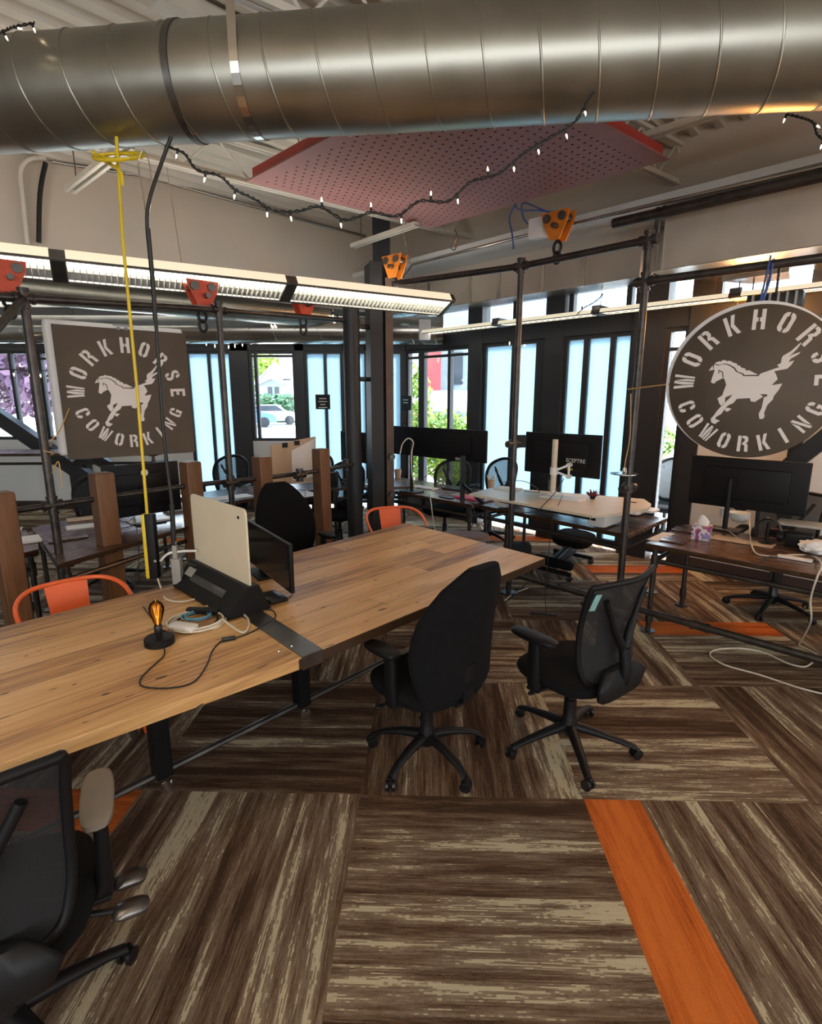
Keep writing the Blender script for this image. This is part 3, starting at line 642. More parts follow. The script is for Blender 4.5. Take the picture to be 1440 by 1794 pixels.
for k, ps in enumerate(([(915, 352), (898, 380), (902, 410), (905, 438)], [(938, 400), (925, 385), (925, 360), (960, 372), (1000, 388)], [(912, 350), (920, 372), (955, 374), (1005, 380)])):
    mb = MB(); mb.tube(catmull([cq(*q)-B*(.05+.03*k) for q in ps], 6), .008, 6); pset(mb.build('data_cable', m_bluecab, None, 50), ['blue data cable hanging down beside the white junction box', 'blue data cable looped over the junction box', 'upper blue data cable leading to the orange trolley'][k], 'cable', 'blue data cables')
mb = MB(); mb.tube(catmull([D(797, 402, 5.4), D(800, 412, 5.4), D(796, 424, 5.4), D(790, 434, 5.4), D(796, 438, 5.4), D(800, 430, 5.4)], 5), .006, 6); pset(mb.build('steel_hook', m_steel, None), 'small steel hook hanging beneath the red panel', 'hook')

# ---------------------------------------------------------------- linear pendant lamps
m_warm = emis('warm_diffuser', (1, .80, .56), WARM_E)
def pendant(label, a, b, w_=.27, h=.085, nsec=3, zt=4.0, m=None, lv=28, cat='lamp', side=True, group=None, wires=True, tilt=0, up=True):
    a, b = Vector(a), Vector(b); d = (b-a); L = d.length; d.normalize(); rz = math.degrees(math.atan2(d.y, d.x))
    t = thing('pendant_lamp', label, cat, a, rz, group); M = XF[t.name] @ RX(tilt); sl = L/nsec
    mb = MB(); mb.loft([[M @ Vector((x, y, z)) for y, z in ((-w_/2, 0), (-w_/2-.012, .012), (-w_*.47, h), (w_*.3, h), (w_/2+.012, .012), (w_/2, 0), (w_*.46, .01), (w_*.27, h-.012), (-w_*.27, h-.012), (-w_*.46, .01))] for x in (0, L)]); mb.build('housing', m_steel if side else m_louv, t, 0)
    if up: mb = MB(); mb.box((L/2, 0, h+.004), (L-.2, w_*.45, .004), M); mb.build('ceiling_glow_strip', m_up if m is None else m_warm, t, 0)  # glowing strip added on top of the housing to brighten the ceiling
    for k in range(nsec):
        x0, x1 = k*sl+.05, (k+1)*sl-.05
        mb = MB(); mb.box(((x0+x1)/2, 0, h-.02), (x1-x0, w_*.5, .006), M); 
        mb.build('diffuser', m or m_lamp, t, 0)
        if side:
            mb = MB(); mb.loft([[M @ Vector((x, y, z)) for y, z in ((-w_/2-.016, .010), (-w_*.48-.004, h+.002), (-w_*.48-.002, h), (-w_/2-.013, .008))] for x in (x0, x1)]); mb.build('side_reflector', m_side, t, 0)
        mb = MB(); n = max(3, int(lv*sl/1.2))
        for i in range(n+1):
            x = x0+(x1-x0)*i/n; mb.box((x, 0, .022), (.004, w_*.88, .034), M)
        for y in (-w_*.44, 0, w_*.44): mb.box(((x0+x1)/2, y, .022), (x1-x0, .004, .034), M)
        mb.build('louvre', m_louv, t, 0)
    for k in range(nsec+1):
        mb = MB(); mb.box((min(max(k*sl, .02), L-.02), 0, .04), (.10 if 0 < k < nsec else .04, w_*.98, .09), M, .01); mb.build('joint_cover', m_steel, t, 0)
    if wires:
        for x in (.35, L*.5, L-.35):
            mb = MB(); mb.tube([M @ Vector((x, 0, h)), M @ Vector((x, 0, zt-a.z))], .003, 5); mb.build('suspension_wire', m_galv2, t, 0)
    return t
fa, fb = W(0, 466, 2.7), W(786, 542, 2.7); fd = (fb-fa).normalized()
sec = (W(547, 512, 2.7)-W(148, 474, 2.7)).length
pendant('long louvred pendant lamp hanging in front of the soffit wall at the left', fb-fd*sec*3, fb, .27, .09, 3, 4.0, tilt=-24)
pendant('dim louvred ceiling lamp behind the first pendant at the far left', (-7.2, 7.2, 3.02), (-3.2, 7.2, 3.02), .3, .08, 3, 3.16, lv=12, up=False, group='lamps over the left desks')
pendant('louvred lamp running low along the left window header', (-7.6, 8.45, 2.62), (-.8, 8.45, 2.60), .22, .08, 4, 3.16, lv=14, up=True, group='lamps over the left desks')
ra = WC+A*.9-B*.5; pendant('louvred lamp along the top of the right windows', Vector((ra.x, ra.y, 2.66)), Vector((ra.x, ra.y, 2.66))+A*5.2, .20, .045, 4, 3.40, lv=14, up=False)
# unseen lamps added to light the foreground, above and behind the photographer
for lab, p in (('unseen added louvred lamp over the left table, above the photographer', (-2.9, -.9, 3.2)), ('unseen added louvred lamp behind the photographer', (-1.2, -2.6, 3.25)), ('unseen added louvred lamp at the right rear of the room', (3.2, .1, 3.3))):
    pendant(lab, p, Vector(p)+B*2.6, .27, .08, 2, 4.0, m_warm, lv=12, group='added lamps above the photographer')

t = thing('cluster_lamp', 'orange glowing cluster lamp hidden behind the round sign', 'lamp', (3.05, 5.15, 2.4))
for k in range(3):
    q = Vector((3.05+.12*math.cos(k*2.1), 5.15+.12*math.sin(k*2.1), 2.45+.06*k)); mb = MB(); mb.ball(q, .06, None, 14); mb.build('globe', emis('orange_globe', (1, .42, .10), 95), t); mb = MB(); mb.tube([q+UP*.05, Vector((q.x, q.y, 2.84))], .006, 6); mb.build('flex', m_cord, t)

t = thing('tint_globe', 'orange globe added out of view at the right to tint the round sign', 'lamp', (2.9, 2.35, 2.6))  # extra unseen globe, added to tint the sign lettering orange
mb = MB(); mb.ball((2.9, 2.35, 2.7), .08, None, 16); mb.build('globe', emis('orange_globe_soft', (1, .45, .14), 26), t); mb = MB(); mb.tube([(2.9, 2.35, 2.77), (2.9, 2.35, 4.05)], .006, 6); mb.build('flex', m_cord, t)

# ---------------------------------------------------------------- pipe frames
def fitting(_, p, r=.045, axes=((1, 0, 0), (0, 0, 1))):
    mb = MB(); _fitting(mb, p, r, axes); return mb.build('fitting', m_pipe, t)
def _fitting(mb, p, r, axes):
    for a in axes:
        a = Vector(a).normalized(); mb.tube([Vector(p)-a*r*1.5, Vector(p)+a*r*1.5], r*.85, 12)
        for s in (-1, 1): mb.tube([Vector(p)+a*s*r*1.2, Vector(p)+a*s*r*1.7], r, 12)
pr_ = .026
RZ_ = .2
r0, r1 = W(902, 1007, RZ_), W(1440, 1157, RZ_); rd = (r1-r0).normalized()
tt = lambda px: None
def onrail(px):  # the point of the rail below a photo column
    best = min((abs((lambda q: 720+F*q.x/(q.y*math.cos(PITCH)-(q.z-H)*math.sin(PITCH)))(r0+rd*s/200)-px), s) for s in range(-200, 900)); return r0+rd*best[1]/200
q1, q2 = onrail(892), onrail(1083)
t = thing('pipe_frame', 'tall black iron pipe frame standing between the wooden table and the right desks', 'pipe frame', (q1.x, q1.y, 0))
ZT = 2.87
def strt(name, pts, r, m=m_pipe, n=12): mb = MB(); mb.tube(pts, r, n); return mb.build(name, m, t)
strt('post', [(q1.x, q1.y, .03), (q1.x, q1.y, ZT)], pr_); strt('post', [(q2.x, q2.y, .03), (q2.x, q2.y, ZT)], pr_)
tl = W(690, 497, ZT); strt('top_rail', [tl, (q1.x, q1.y, ZT), (q2.x, q2.y, ZT)], pr_)
zb = 2.60; be = Vector((q2.x, q2.y, zb)); e2 = PL(1440, 452, be, (W(1440, 452, zb)-be).normalized().to_2d().to_3d()); bd = (e2-be).normalized(); strt('side_rail', [be-bd*.08, e2+bd*1.0], pr_*1.05)
strt('bottom_rail', [r0-rd*.1, r1+rd*1.2], pr_)
mb = MB()
dA = (q2-q1).normalized(); dA.z = 0
for p in ((q1.x, q1.y, ZT), (q2.x, q2.y, ZT), (q2.x, q2.y, zb), (q1.x, q1.y, RZ_), (q2.x, q2.y, RZ_)): fitting(mb, p, .036, (dA, (0, 0, 1)))
for f_ in (.30, 1.5, 2.6): p = q1.lerp(q2, 0)+rd*f_; fitting(mb, (r0+rd*(f_+.1)), .036, (rd,))
for p in (PL(918, 770, q1, (0, 1, 0)) if False else Vector((q1.x, q1.y, 1.40)), Vector((q2.x, q2.y, 1.13))):
    mb = MB(); mb.tube([p-UP*.035, p+UP*.035], .042, 12); mb.tube([p-Vector((.07, .05, 0)), p+Vector((.07, .05, 0))], .030, 10); mb.build('clamp', m_pipe, t)
mb = MB(); mb.box((q1.x+.05, q1.y+.05, 1.42), (.12, .07, .11)); mb.build('bracket_box', m_plas, t, 0)
for q in (q1, q2, r1+rd*.9):
    mb = MB(); mb.tube([(q.x, q.y, 0), (q.x, q.y, .02)], .07, 16); mb.tube([(q.x, q.y, 0), (q.x, q.y, RZ_)], .02, 8); mb.build('floor_flange', m_pipe, t)
mb = MB(); mb.box((q1.x-.13, q1.y+.02, .36), (.14, .10, .20), T(0, 0, 0)); pset(mb.build('power_box', m_maple, None, 0), 'small tan box fixed to the foot of the right-hand frame post', 'box'); mb = MB(); mb.box((q1.x+.11, q1.y+.05, .36), (.17, .12, .22)); pset(mb.build('adapter_box', m_plas, None), 'black box clipped on the foot of the pipe post behind the table end', 'box')
# left frame
RL = [W(92, 885, 1.08), W(335, 850, 1.08), W(459, 838, 1.08), W(560, 825, 1.08)]
pl1 = RL[0]; pl2 = Vector((-1.60, 4.72, 1.08)); ld = (Vector((PPX, 6.05, 1.08))-pl1).normalized()
t = thing('pipe_frame', 'black iron pipe frame with wooden posts on the left, carrying the square sign', 'pipe frame', (pl1.x, pl1.y, 0))
ztl = 2.42
tp1 = Vector((pl1.x, pl1.y, ztl)); pl2 = W(404, 846, 1.08); tp2 = Vector((pl2.x, pl2.y, 2.50)); tp3 = Vector((PPX-.05, 6.02, 2.60))
strt('post', [(pl1.x, pl1.y, .03), tp1], pr_*1.05); strt('post', [(pl2.x, pl2.y, .03), tp2], pr_*.95)
strt('top_rail', [tp1-(tp2-tp1)*.35, tp1, tp2, tp3], pr_)
strt('middle_rail', [RL[0]-(RL[1]-RL[0])*.6, RL[0]]+RL[1:]+[Vector((PPX, 5.98, 1.08))], pr_*.8)
strt('end_rail', [tp1, D(-60, 640, 2.9)], pr_)
strt('bottom_rail', [(pl1.x, pl1.y, .12), (pl2.x, pl2.y, .12), (PPX, 5.98, .12)], pr_*.9)
mb = MB()
for p, ax in ((tp1, ld), (tp2, ld), (RL[0], ld), (Vector((pl2.x, pl2.y, 1.08)), ld), (W(525, 832, 1.08), ld), (Vector((PPX-.07, 5.95, 1.08)), ld)): fitting(mb, p, .036, (Vector((ax.x, ax.y, 0)), (0, 0, 1)))
for q in (pl1, pl2): mb = MB(); mb.tube([(q.x, q.y, 0), (q.x, q.y, .02)], .07, 16); mb.build('floor_flange', m_pipe, t)
TM = [('orange brown timber post at the left edge of the photo', W(4, 900, 1.08), 1.22), ('timber post just right of the first pipe post', W(182, 873, 1.08), 1.27), ('timber post behind the cream whiteboard', W(336, 850, 1.08), 1.28), ('timber post left of the black chair behind the table', W(460, 838, 1.08), 1.28), ('timber post nearest the round pipe column', W(563, 824, 1.08), 1.30)]
for lab, p, z in TM:
    mb = MB(); M = T(p.x, p.y, 0) @ RZ(math.degrees(math.atan2(ld.y, ld.x))); mb.box((0, 0, z/2), (.135, .135, z), M, .018, 3)
    mb2 = mb.build('timber_post', m_timber, None, 30); pset(mb2, lab, 'post', 'timber posts on the pipe rail')
# trolleys and hooks
def trolley(label, p, m, rz, s=1.0, sx=1):
    t = thing('beam_trolley', label, 'trolley', p, rz, 'beam trolleys'); M = XF[t.name] @ Matrix.Scale(s, 4)
    mb = MB()
    for k in (-1, 1):
        mb.prism([(-.13, .12), (.13, .12), (.12, .05), (.05, -.10), (-.04, -.10), (-.11, .05)], .012, M @ T(0, k*.05, 0) @ RX(90))
    mb.box((0, 0, .09), (.10, .09, .05), M, .01); mb.build('side_plate', m, t, 30)
    mb = MB(); mb.tube([M @ Vector((.02, -.12, .0)), M @ Vector((.02, .12, .0))], .022*s, 12)
    for x in (-.07, .07): mb.tube([M @ Vector((x, -.08, .07)), M @ Vector((x, .08, .07))], .035*s, 14)
    mb.build('axle', m_steel, t)
    mb = MB(); mb.tube([M @ Vector((.07*math.cos(a)*.5, 0, -.15+.05*math.sin(a))) for a in [k*math.pi/6 for k in range(12)]], .013*s, 8, closed=True); mb.tube([M @ Vector((.07*math.cos(a)*.45, .0, -.23+.045*math.sin(a))) for a in [k*math.pi/6 for k in range(12)]], .012*s, 8, closed=True); mb.build('shackle', m_blk, t); return t
trolley('orange beam trolley on the wall beside the top of the column', D(692, 470, 5.75), m_troO, -40, .95)
trolley('orange beam trolley above the right-hand pipe frame', cq(990, 405)-B*.12, m_troO, -45, 1.05)
trolley('red beam trolley at the left edge under the long pendant lamp', D(10, 488, 3.75), m_troR, 40, .9)
trolley('red beam trolley above the second pipe post on the left', D(352, 520, 4.75), m_troR, 40, 1.0)
trolley('red beam trolley hanging left of the round pipe column', D(530, 535, 5.55), m_troR, 40, 1.0)

# ---------------------------------------------------------------- the two stencilled signs
def mir(p, w_): return [(w_-x, y) for x, y in p][::-1]
_oh = [(.27, 0), (.10, .04), (0, .18), (0, .82), (.10, .96), (.27, 1), (.27, .82), (.20, .74), (.20, .26), (.27, .18)]
GL = {'O': (.62, [_oh, mir(_oh, .62)]),
 'W': (.86, [[(0, 1), (.16, 1), (.27, .05), (.14, 0)], [(.30, .02), (.40, .02), (.47, 1), (.33, 1), (.26, .55)], [(.50, 1), (.60, .45), (.56, 0), (.45, 0)], [(.62, .0), (.72, .0), (.86, 1), (.70, 1)]]),
 'R': (.64, [[(0, 0), (.20, 0), (.20, 1), (0, 1)], [(.25, 1), (.46, 1), (.60, .88), (.60, .64), (.50, .54), (.60, .43), (.64, 0), (.44, 0), (.42, .36), (.34, .44), (.25, .44), (.32, .60), (.40, .66), (.40, .80), (.34, .84), (.25, .84)]]),
 'K': (.64, [[(0, 0), (.20, 0), (.20, 1), (0, 1)], [(.42, 1), (.62, 1), (.44, .52), (.64, 0), (.44, 0), (.25, .48)]]),
 'H': (.62, [[(0, 0), (.20, 0), (.20, .40), (.28, .40), (.28, .60), (.20, .60), (.20, 1), (0, 1)], [(.42, 0), (.62, 0), (.62, 1), (.42, 1), (.42, .60), (.34, .60), (.34, .40), (.42, .40)]]),
 'S': (.62, [[(.31, 1), (.12, .96), (.02, .82), (.03, .62), (.14, .50), (.38, .36), (.40, .24), (.31, .17), (.31, 0), (.50, .04), (.60, .18), (.59, .40), (.48, .52), (.24, .66), (.22, .78), (.31, .84)], [(.37, 1), (.37, .83), (.42, .76), (.42, .68), (.60, .68), (.59, .86), (.50, .97)], [(.25, 0), (.25, .17), (.20, .24), (.20, .32), (.02, .32), (.03, .14), (.12, .03)]]),
 'E': (.56, [[(0, 0), (.56, 0), (.56, .18), (.20, .18), (.20, .41), (.46, .41), (.46, .59), (.20, .59), (.20, .82), (.56, .82), (.56, 1), (0, 1)]]),
 'C': (.62, [_oh, [(.34, 1), (.34, .82), (.42, .74), (.42, .64), (.62, .64), (.61, .84), (.51, .96)], [(.34, 0), (.51, .04), (.61, .16), (.62, .36), (.42, .36), (.42, .26), (.34, .18)]]),
 'G': (.62, [_oh, [(.34, 1), (.34, .82), (.42, .74), (.42, .66), (.62, .66), (.61, .84), (.51, .96)], [(.34, 0), (.51, .04), (.62, .0), (.62, .50), (.36, .50), (.36, .36), (.42, .34), (.42, .26), (.34, .18)]]),
 'I': (.20, [[(0, 0), (.20, 0), (.20, 1), (0, 1)]]),
 'N': (.66, [[(0, 0), (.17, 0), (.17, .50), (0, .92)], [(.03, 1), (.20, 1), (.63, 0), (.45, 0)], [(.49, 1), (.66, 1), (.66, .08), (.49, .46)]])}
HB = [(225,400),(270,425),(330,408),(385,408),(440,435),(490,470),(520,515),(560,535),(605,555),(620,580),(820,585),(850,548),(960,510),(1090,465),(1060,440),(1110,410),(1120,345),(1135,315),(1230,260),(1355,145),(1362,158),(1310,230),(1250,290),(1205,335),(1260,300),(1355,268),(1330,300),(1230,360),(1205,405),(1275,380),(1240,440),(1190,490),(1025,520),(1050,570),(1068,630),(1010,690),(1000,712),(1060,700),(1128,690),(1080,780),(1020,860),(1005,910),(935,985),(890,1100),(900,1140),(880,1180),(830,1185),(820,1110),(860,1030),(880,930),(890,880),(935,862),(932,838),(840,834),(880,870),(770,945),(715,935),(705,890),(530,900),(480,960),(400,1000),(360,1050),(310,1120),(235,1165),(225,1195),(290,1218),(215,1270),(165,1245),(160,1190),(200,1150),(240,1090),(300,1020),(360,960),(430,890),(470,838),(370,880),(365,950),(310,1000),(290,980),(260,895),(330,850),(345,800),(385,700),(370,640),(350,600),(245,650),(215,682),(170,660),(195,580),(225,500),(215,450)]
HM = [(232,385),(300,362),(320,372),(335,350),(385,350),(395,370),(415,358),(470,370),(475,392),(492,386),(545,410),(535,430),(580,430),(585,455),(650,478),(650,503),(700,500),(815,565),(635,565),(620,542),(545,515),(505,455),(440,415),(380,393),(270,412)]
HE = [(200,418),(145,495),(215,480),(205,450)]
HF = [(360,1045),(400,1025),(455,1045),(400,1085),(370,1080)]
HY = [(285,480),(300,490),(345,515),(350,590),(335,595),(332,525),(290,500),(290,540),(275,530)]
def hn(p, sc_=1):
    X, Y = 360+.6072*p[0], 308.6+.6072*p[1]; return ((X-800-.127*(720-Y))/720*sc_, (720-Y)/663*sc_)
def sign(label, center, right, rad, square, name='hanging_sign'):
    right = Vector(right).normalized(); n = right.cross(UP)
    M = Matrix((right, UP, n)).transposed().to_4x4(); M.translation = center
    t = thing(name, label, 'sign', Vector(center)-UP*rad)
    if square:
        mb = MB(); mb.box((0, 0, 0), (2*square, 2*square*1.04, .006), M, .002); mb.build('steel_plate', m_sign, t, 0)
        mb = MB(); mb.box((-.03, .03, -.05), (2*square+.03, 2*square+.04, .085), M, .03, 4); mb.build('backing_box', m_box, t, 40)
        mb = MB(); mb.box((.0, square+.045, -.005), (.12, .012, .02), M); 
        for x in (-.03, .02): mb.tube([M @ Vector((x, square+.02, .0)), M @ Vector((x, square+.02, .006))], .012, 12)
        mb.build('grommet', m_steel, t)
    else:
        mb = MB(); mb.lathe([(rad*.996, -.003), (rad, -.002), (rad, .003), (rad*.996, .004)], M, 96); mb.build('steel_plate', m_sign, t, 30)
        mb = MB(); mb.lathe([(rad*1.0, -.09), (rad*1.02, -.085), (rad*1.02, -.012), (rad*1.0, -.008)], M @ T(-.012, .012, 0), 96); mb.build('backing_box', m_box, t, 30)
    for word, R0_, st, step, top in (('WORKHORSE', .81, 178, -22, True), ('COWORKING', .81, 203, 16.6, False)):
        for i, ch in enumerate(word):
            a = R(st+step*i); hgt = .255*rad if top else .215*rad; wd, polys = GL[ch]; s = hgt*(.92 if top else .95)
            up = Vector((math.cos(a), math.sin(a))) * (1 if top else -1); rt = Vector((up.y, -up.x)); c = Vector((math.cos(a), math.sin(a)))*R0_*rad
            mb = MB()
            for pl in polys: mb.prism([tuple(c+rt*(x-wd/2)*s+up*(y-.5)*hgt) for x, y in pl], .004, M @ T(0, 0, .003))
            mb.build('letter', m_let, t, 0)
    for nm, pl in (('horse_body', HB), ('horse_mane', HM), ('horse_ear', HE), ('horse_hoof', HF)):
        mb = MB(); mb.prism([hn(p, rad*1.02) for p in pl], .004, M @ T(0, 0, .003)); o_ = mb.build(nm, m_let, t, 0)
    mb = MB(); mb.prism([hn(p, rad*1.02) for p in HY], .001, M @ T(0, 0, .0071)); mb.build('horse_cheek_line', m_sign, t, 0)
    return t, M
cc = D(1316, 671, 3.38); sr = Vector((cc.y, -cc.x, 0)).normalized()
ts, Ms = sign('round brown steel sign with a running horse, hanging at upper right', cc, sr, .452, 0)
mb = MB(); top_ = Ms @ Vector((0, .45, -.03)); rp_ = be+bd*((top_-be).dot(bd)); rp_.z = zb+.03
mb.tube([top_, top_.lerp(rp_, .5)+Vector((.01, 0, 0)), rp_], .008, 6); mb.tube([top_-Vector((.01, 0, 0)), rp_+Vector((-.02, 0, .02))], .006, 6); mb.build('hanging_strap', m_bluecab, ts)
sqc = PL(227, 690, (-2.39, 3.9), (.76, .65))
tq, Mq = sign('square brown steel sign with a running horse, hanging at the left', sqc, (.76, .65, 0), .43, .445)
mb = MB(); a_ = Mq @ Vector((-.40, -.1, 0)); b_ = Vector((pl1.x+.02, pl1.y, 1.50)); mb.tube(catmull([a_, a_.lerp(b_, .5)-UP*.04, b_], 6), .004, 5); mb.tube([b_+Vector((.03*math.cos(k), .03*math.sin(k), -.01*k)) for k in range(12)], .004, 5)
mb.tube(catmull([b_, b_-UP*.10+Vector((-.05, 0, 0)), b_-UP*.2, b_-UP*.12+Vector((.06, 0, 0)), b_-UP*.3+Vector((.06, 0, 0))], 6), .004, 5); pset(mb.build('twine', m_wire, None), 'golden twine tying the square sign to the first pipe post', 'twine')
mb = MB(); a_ = Ms @ Vector((-.45, 0, 0)); mb.tube([a_, PL(1100, 682, q2, (1, 0, 0))], .005, 6); w0 = Vector((q2.x-.05, q2.y-.03, 1.83)); mb.tube(catmull([w0, w0-UP*.3+Vector((.02, 0, 0)), w0-UP*.5, w0-UP*.58], 6), .004, 5); pset(mb.build('tie_wire', m_wire, None), 'thin wire tying the round sign to the pipe post', 'wire')
mb = MB(); mb.lathe([(.10, 0), (.10, .008), (.02, .02), (.012, .05)], T(w0.x, w0.y, 1.24), 16); pset(mb.build('hanging_dish', m_chrome, None), 'small metal dish hanging on the pipe post left of the round sign', 'dish')
q = D(1358, 528, 3.62); t = thing('ribbed_vent', 'dark ribbed metal heater hanging above the round sign', 'vent', q)  # dark ribbed box, a vent with slats
mb = MB(); mb.box((0, 0, 0), (.30, .12, .09), T(*q) @ RZ(-40), .01); mb.build('vent_body', m_blk, t)
for k in range(6):
    mb = MB(); mb.box((-.11+.045*k, -.07, -.02), (.012, .05, .12), T(*q) @ RZ(-40), .004); mb.build('rib', m_grey, t)
mb = MB(); mb.tube([q, Vector((q.x, q.y, 2.62))], .008, 6); mb.build('hanger', m_blk, t)
# small black notices on the glass
def notice(label, c, right, w_, h_, lines):
    right = Vector(right).normalized(); n = right.cross(UP); M = Matrix((right, UP, n)).transposed().to_4x4(); M.translation = c
    t = thing('notice', label, 'sign', Vector(c)-UP*h_/2, 0, 'black notices on the glass'); mb = MB(); mb.box((0, 0, 0), (w_, h_, .012), M); mb.build('board', m_plas, t, 0)
    mb = MB()
    for i, f_ in enumerate(lines): mb.box((0, h_*(.22-.2*i), .0075), (w_*f_, h_*.055, .002), M)
    mb.build('lettering', m_wht, t, 0)
c = lp(567, 704); notice('small black square notice on the frosted glass left of the column', (c[0], 8.77, c[1]), (1, 0, 0), .23, .23, (.5, .6, .35, .6))
c = PL(711, 706, WC-B*.09, A); notice('small black notice on the window just right of the column', c, A, .24, .22, (.5, .45))

# ---------------------------------------------------------------- fairy lights
def fairy(label, pts, bulbs, r=.0045, n=10, size=1.0, seed=3):
    size *= .85
    P = catmull(pts, n); t = thing('string_light', label, 'fairy lights', P[0], 0, 'strings of fairy lights')
    mb = MB(); rn = random.Random(seed)
    for ph in (0, math.pi):
        Q = [p+Vector((math.cos(i*1.1+ph)*r, 0, math.sin(i*1.1+ph)*r)) for i, p in enumerate(P)]; mb.tube(Q, r*.75, 5)
    mb.build('cord', m_cord, t)
    sock = bulb = None
    for (i, d) in bulbs:
        p = P[min(int(i*(len(P)-1)), len(P)-1)]; d = Vector(d).normalized(); q = d.to_track_quat('Z', 'Y').to_matrix().to_4x4(); q.translation = p-Vector(t.location)
        if sock is None:
            mb = MB(); mb.lathe([(.0055, 0), (.0065, .014), (.0045, .024)], None, 8); sock = mb.build('socket', m_cord, None); sock.parent = t; sock.location = (0, 0, 0); 
            mb = MB(); mb.lathe([(.0032, .024), (.0042, .032), (.0026, .040), (.0006, .046)], None, 8); bulb = mb.build('bulb', m_fair, None); bulb.parent = t
            for o in (sock, bulb):
                for k in ('label', 'kind'):
                    if k in o: del o[k]
            so_, bo_ = sock, bulb; zb_ = .028
        else:
            so_, bo_ = sock.copy(), bulb.copy(); C.objects.link(so_); C.objects.link(bo_)
        S = Matrix.Scale(size, 4); so_.matrix_local = q @ S; bo_.matrix_local = q @ S @ T(0, 0, .024)
    return t
YF = 2.55
f1 = [D(290, 256, 2.95), D(322, 268, 2.8)]+[D(*p, YF) for p in ((345, 297), (385, 308), (412, 332), (445, 348), (478, 368), (520, 370), (560, 362), (605, 385), (650, 372), (695, 378), (735, 352), (785, 352), (825, 318), (875, 303), (915, 270), (950, 248), (1005, 215))]+[D(1030, 175, 2.62), D(1048, 155, 2.66), D(1100, 120, 2.68), D(1150, 70, 2.75), D(1192, 15, 2.8), D(1200, -25, 2.85)]
bb = [(.03, (-.4, 0, -1)), (.10, (-.3, 0, -1)), (.17, (-.2, 0, -1)), (.24, (0, 0, -1)), (.28, (.2, 0, -1)), (.34, (0, -.3, 1)), (.37, (.1, 0, -1)), (.42, (0, 0, 1)), (.47, (0, 0, -1)), (.52, (0, 0, 1)), (.56, (.1, 0, -1)), (.61, (-.1, 0, 1)), (.65, (.1, 0, -1)), (.70, (.2, 0, -1)), (.74, (.3, 0, -1)), (.78, (.2, 0, -1)), (.825, (-.3, 0, 1)), (.90, (1, 0, 0)), (.94, (-.1, 0, 1)), (.985, (-.5, 0, 1))]
fairy('string of fairy lights drooping under the foreground duct and over its right side', f1, bb, size=1.0)
fairy('short string of fairy lights over the top left of the duct', [D(-40, 80, 2.65), D(5, 55, 2.7), D(28, 46, 2.75), D(60, 40, 2.85)], [(.35, (.5, 0, -1)), (.6, (1, 0, -.2)), (.95, (.3, 0, -1))])
fairy('string of fairy lights leaving the duct at the right edge', [D(1378, 200, 2.9), D(1405, 206, 2.85), D(1425, 215, 2.8), D(1432, 235, 2.75), D(1450, 250, 2.7)], [(.02, (-.3, 0, -1)), (.5, (.8, 0, -.5)), (.9, (-.3, 0, -1))])
fairy('string of fairy lights along the far left windows', [D(-30, 645, 7.6), D(30, 648, 7.6), D(70, 650, 7.6), D(110, 644, 7.6)], [(x/10, (0, 0, (-1)**x)) for x in range(1, 10)], .006, 8, 2.2)
fairy('string of fairy lights under the shiny duct left of the columns', [D(470, 562, 7.88), D(485, 560, 7.88), D(520, 535, 7.88), D(560, 532, 7.88), D(598, 560, 7.88)], [(x/10, (.2, 0, -1)) for x in (1, 2, 4, 5, 6, 8, 9)], .006, 8, 2.3)
fairy('string of fairy lights over the door frame right of the square sign', [D(350, 592, 8.3), D(385, 600, 8.3), D(415, 598, 8.3), D(450, 590, 8.3)], [(x/8, (0, 0, -1)) for x in range(1, 8)], .005, 8, 2.2)
fairy('thin string of fairy lights hooked up beside the right frame posts', [D(1010, 552, 5.9), D(1022, 540, 5.9), D(1040, 530, 5.9), D(1055, 518, 5.9)], [(.3, (0, 0, 1)), (.95, (.5, 0, 1))], .004, 6, 1.6)
fairy('fairy lights hanging along the right window header', [D(885, 592, 7.3), D(915, 596, 7.3), D(940, 590, 7.3)], [(.2, (0, 0, -1)), (.6, (0, 0, -1)), (.9, (0, 0, -1))], .004, 6, 2.0)

# ---------------------------------------------------------------- cables dropping from the ceiling
TZ = .75
yb = W(262, 1015, .80); ys = D(258, 905, yb.y)
t = thing('extension_cord', 'yellow and black power strip hanging on a yellow cable over the table', 'power strip', (yb.x, yb.y, .78))
t_strip = t
mb = MB(); mb.tube([D(204, 240, yb.y+.05), D(215, 420, yb.y+.03), D(240, 680, yb.y), D(258, 903, yb.y)], .008, 8); mb.build('yellow_cable', m_yel, t)
a_, b_ = D(262, 900, yb.y), D(272, 1012, yb.y)
mb = MB(); mb.bar(a_, b_, .052, .045, .008, up=Vector((0, 1, 0))); mb.build('black_housing', m_plas, t, 40, 'black face of the power strip')
mb = MB(); o_ = Vector((-.030, 0, 0)); mb.bar(a_+o_, b_+o_, .022, .048, .008, up=Vector((0, 1, 0))); mb.build('yellow_side', m_yel, t, 40)
mb = MB(); mb.box(D(272, 983, yb.y-.026), (.014, .006, .012)); mb.build('socket', m_grey, t, 0)
mb = MB()
for k in range(3): c = D(200+k*5, 275, 2.95); mb.tube([c+Vector((.10*math.cos(a), .05*math.sin(a)+.02*k, .035*math.sin(a)+.01*k)) for a in [i*math.pi/10 for i in range(20)]], .008, 6, closed=True)
mb.tube(catmull([D(160, 265, 3.0), D(180, 280, 3.0), D(210, 300, 2.9), D(215, 325, 2.9)], 6), .008, 6); pset(mb.build('cable_coil', m_yel, None), 'coil of yellow cable hooked under the left end of the duct', 'cable')
bx_ = W(311, 1020, .78); Yb = bx_.y
t = thing('hanging_socket', 'beige socket box hanging on a black cable over the table', 'socket', (bx_.x, Yb, .775))
t_sock = t
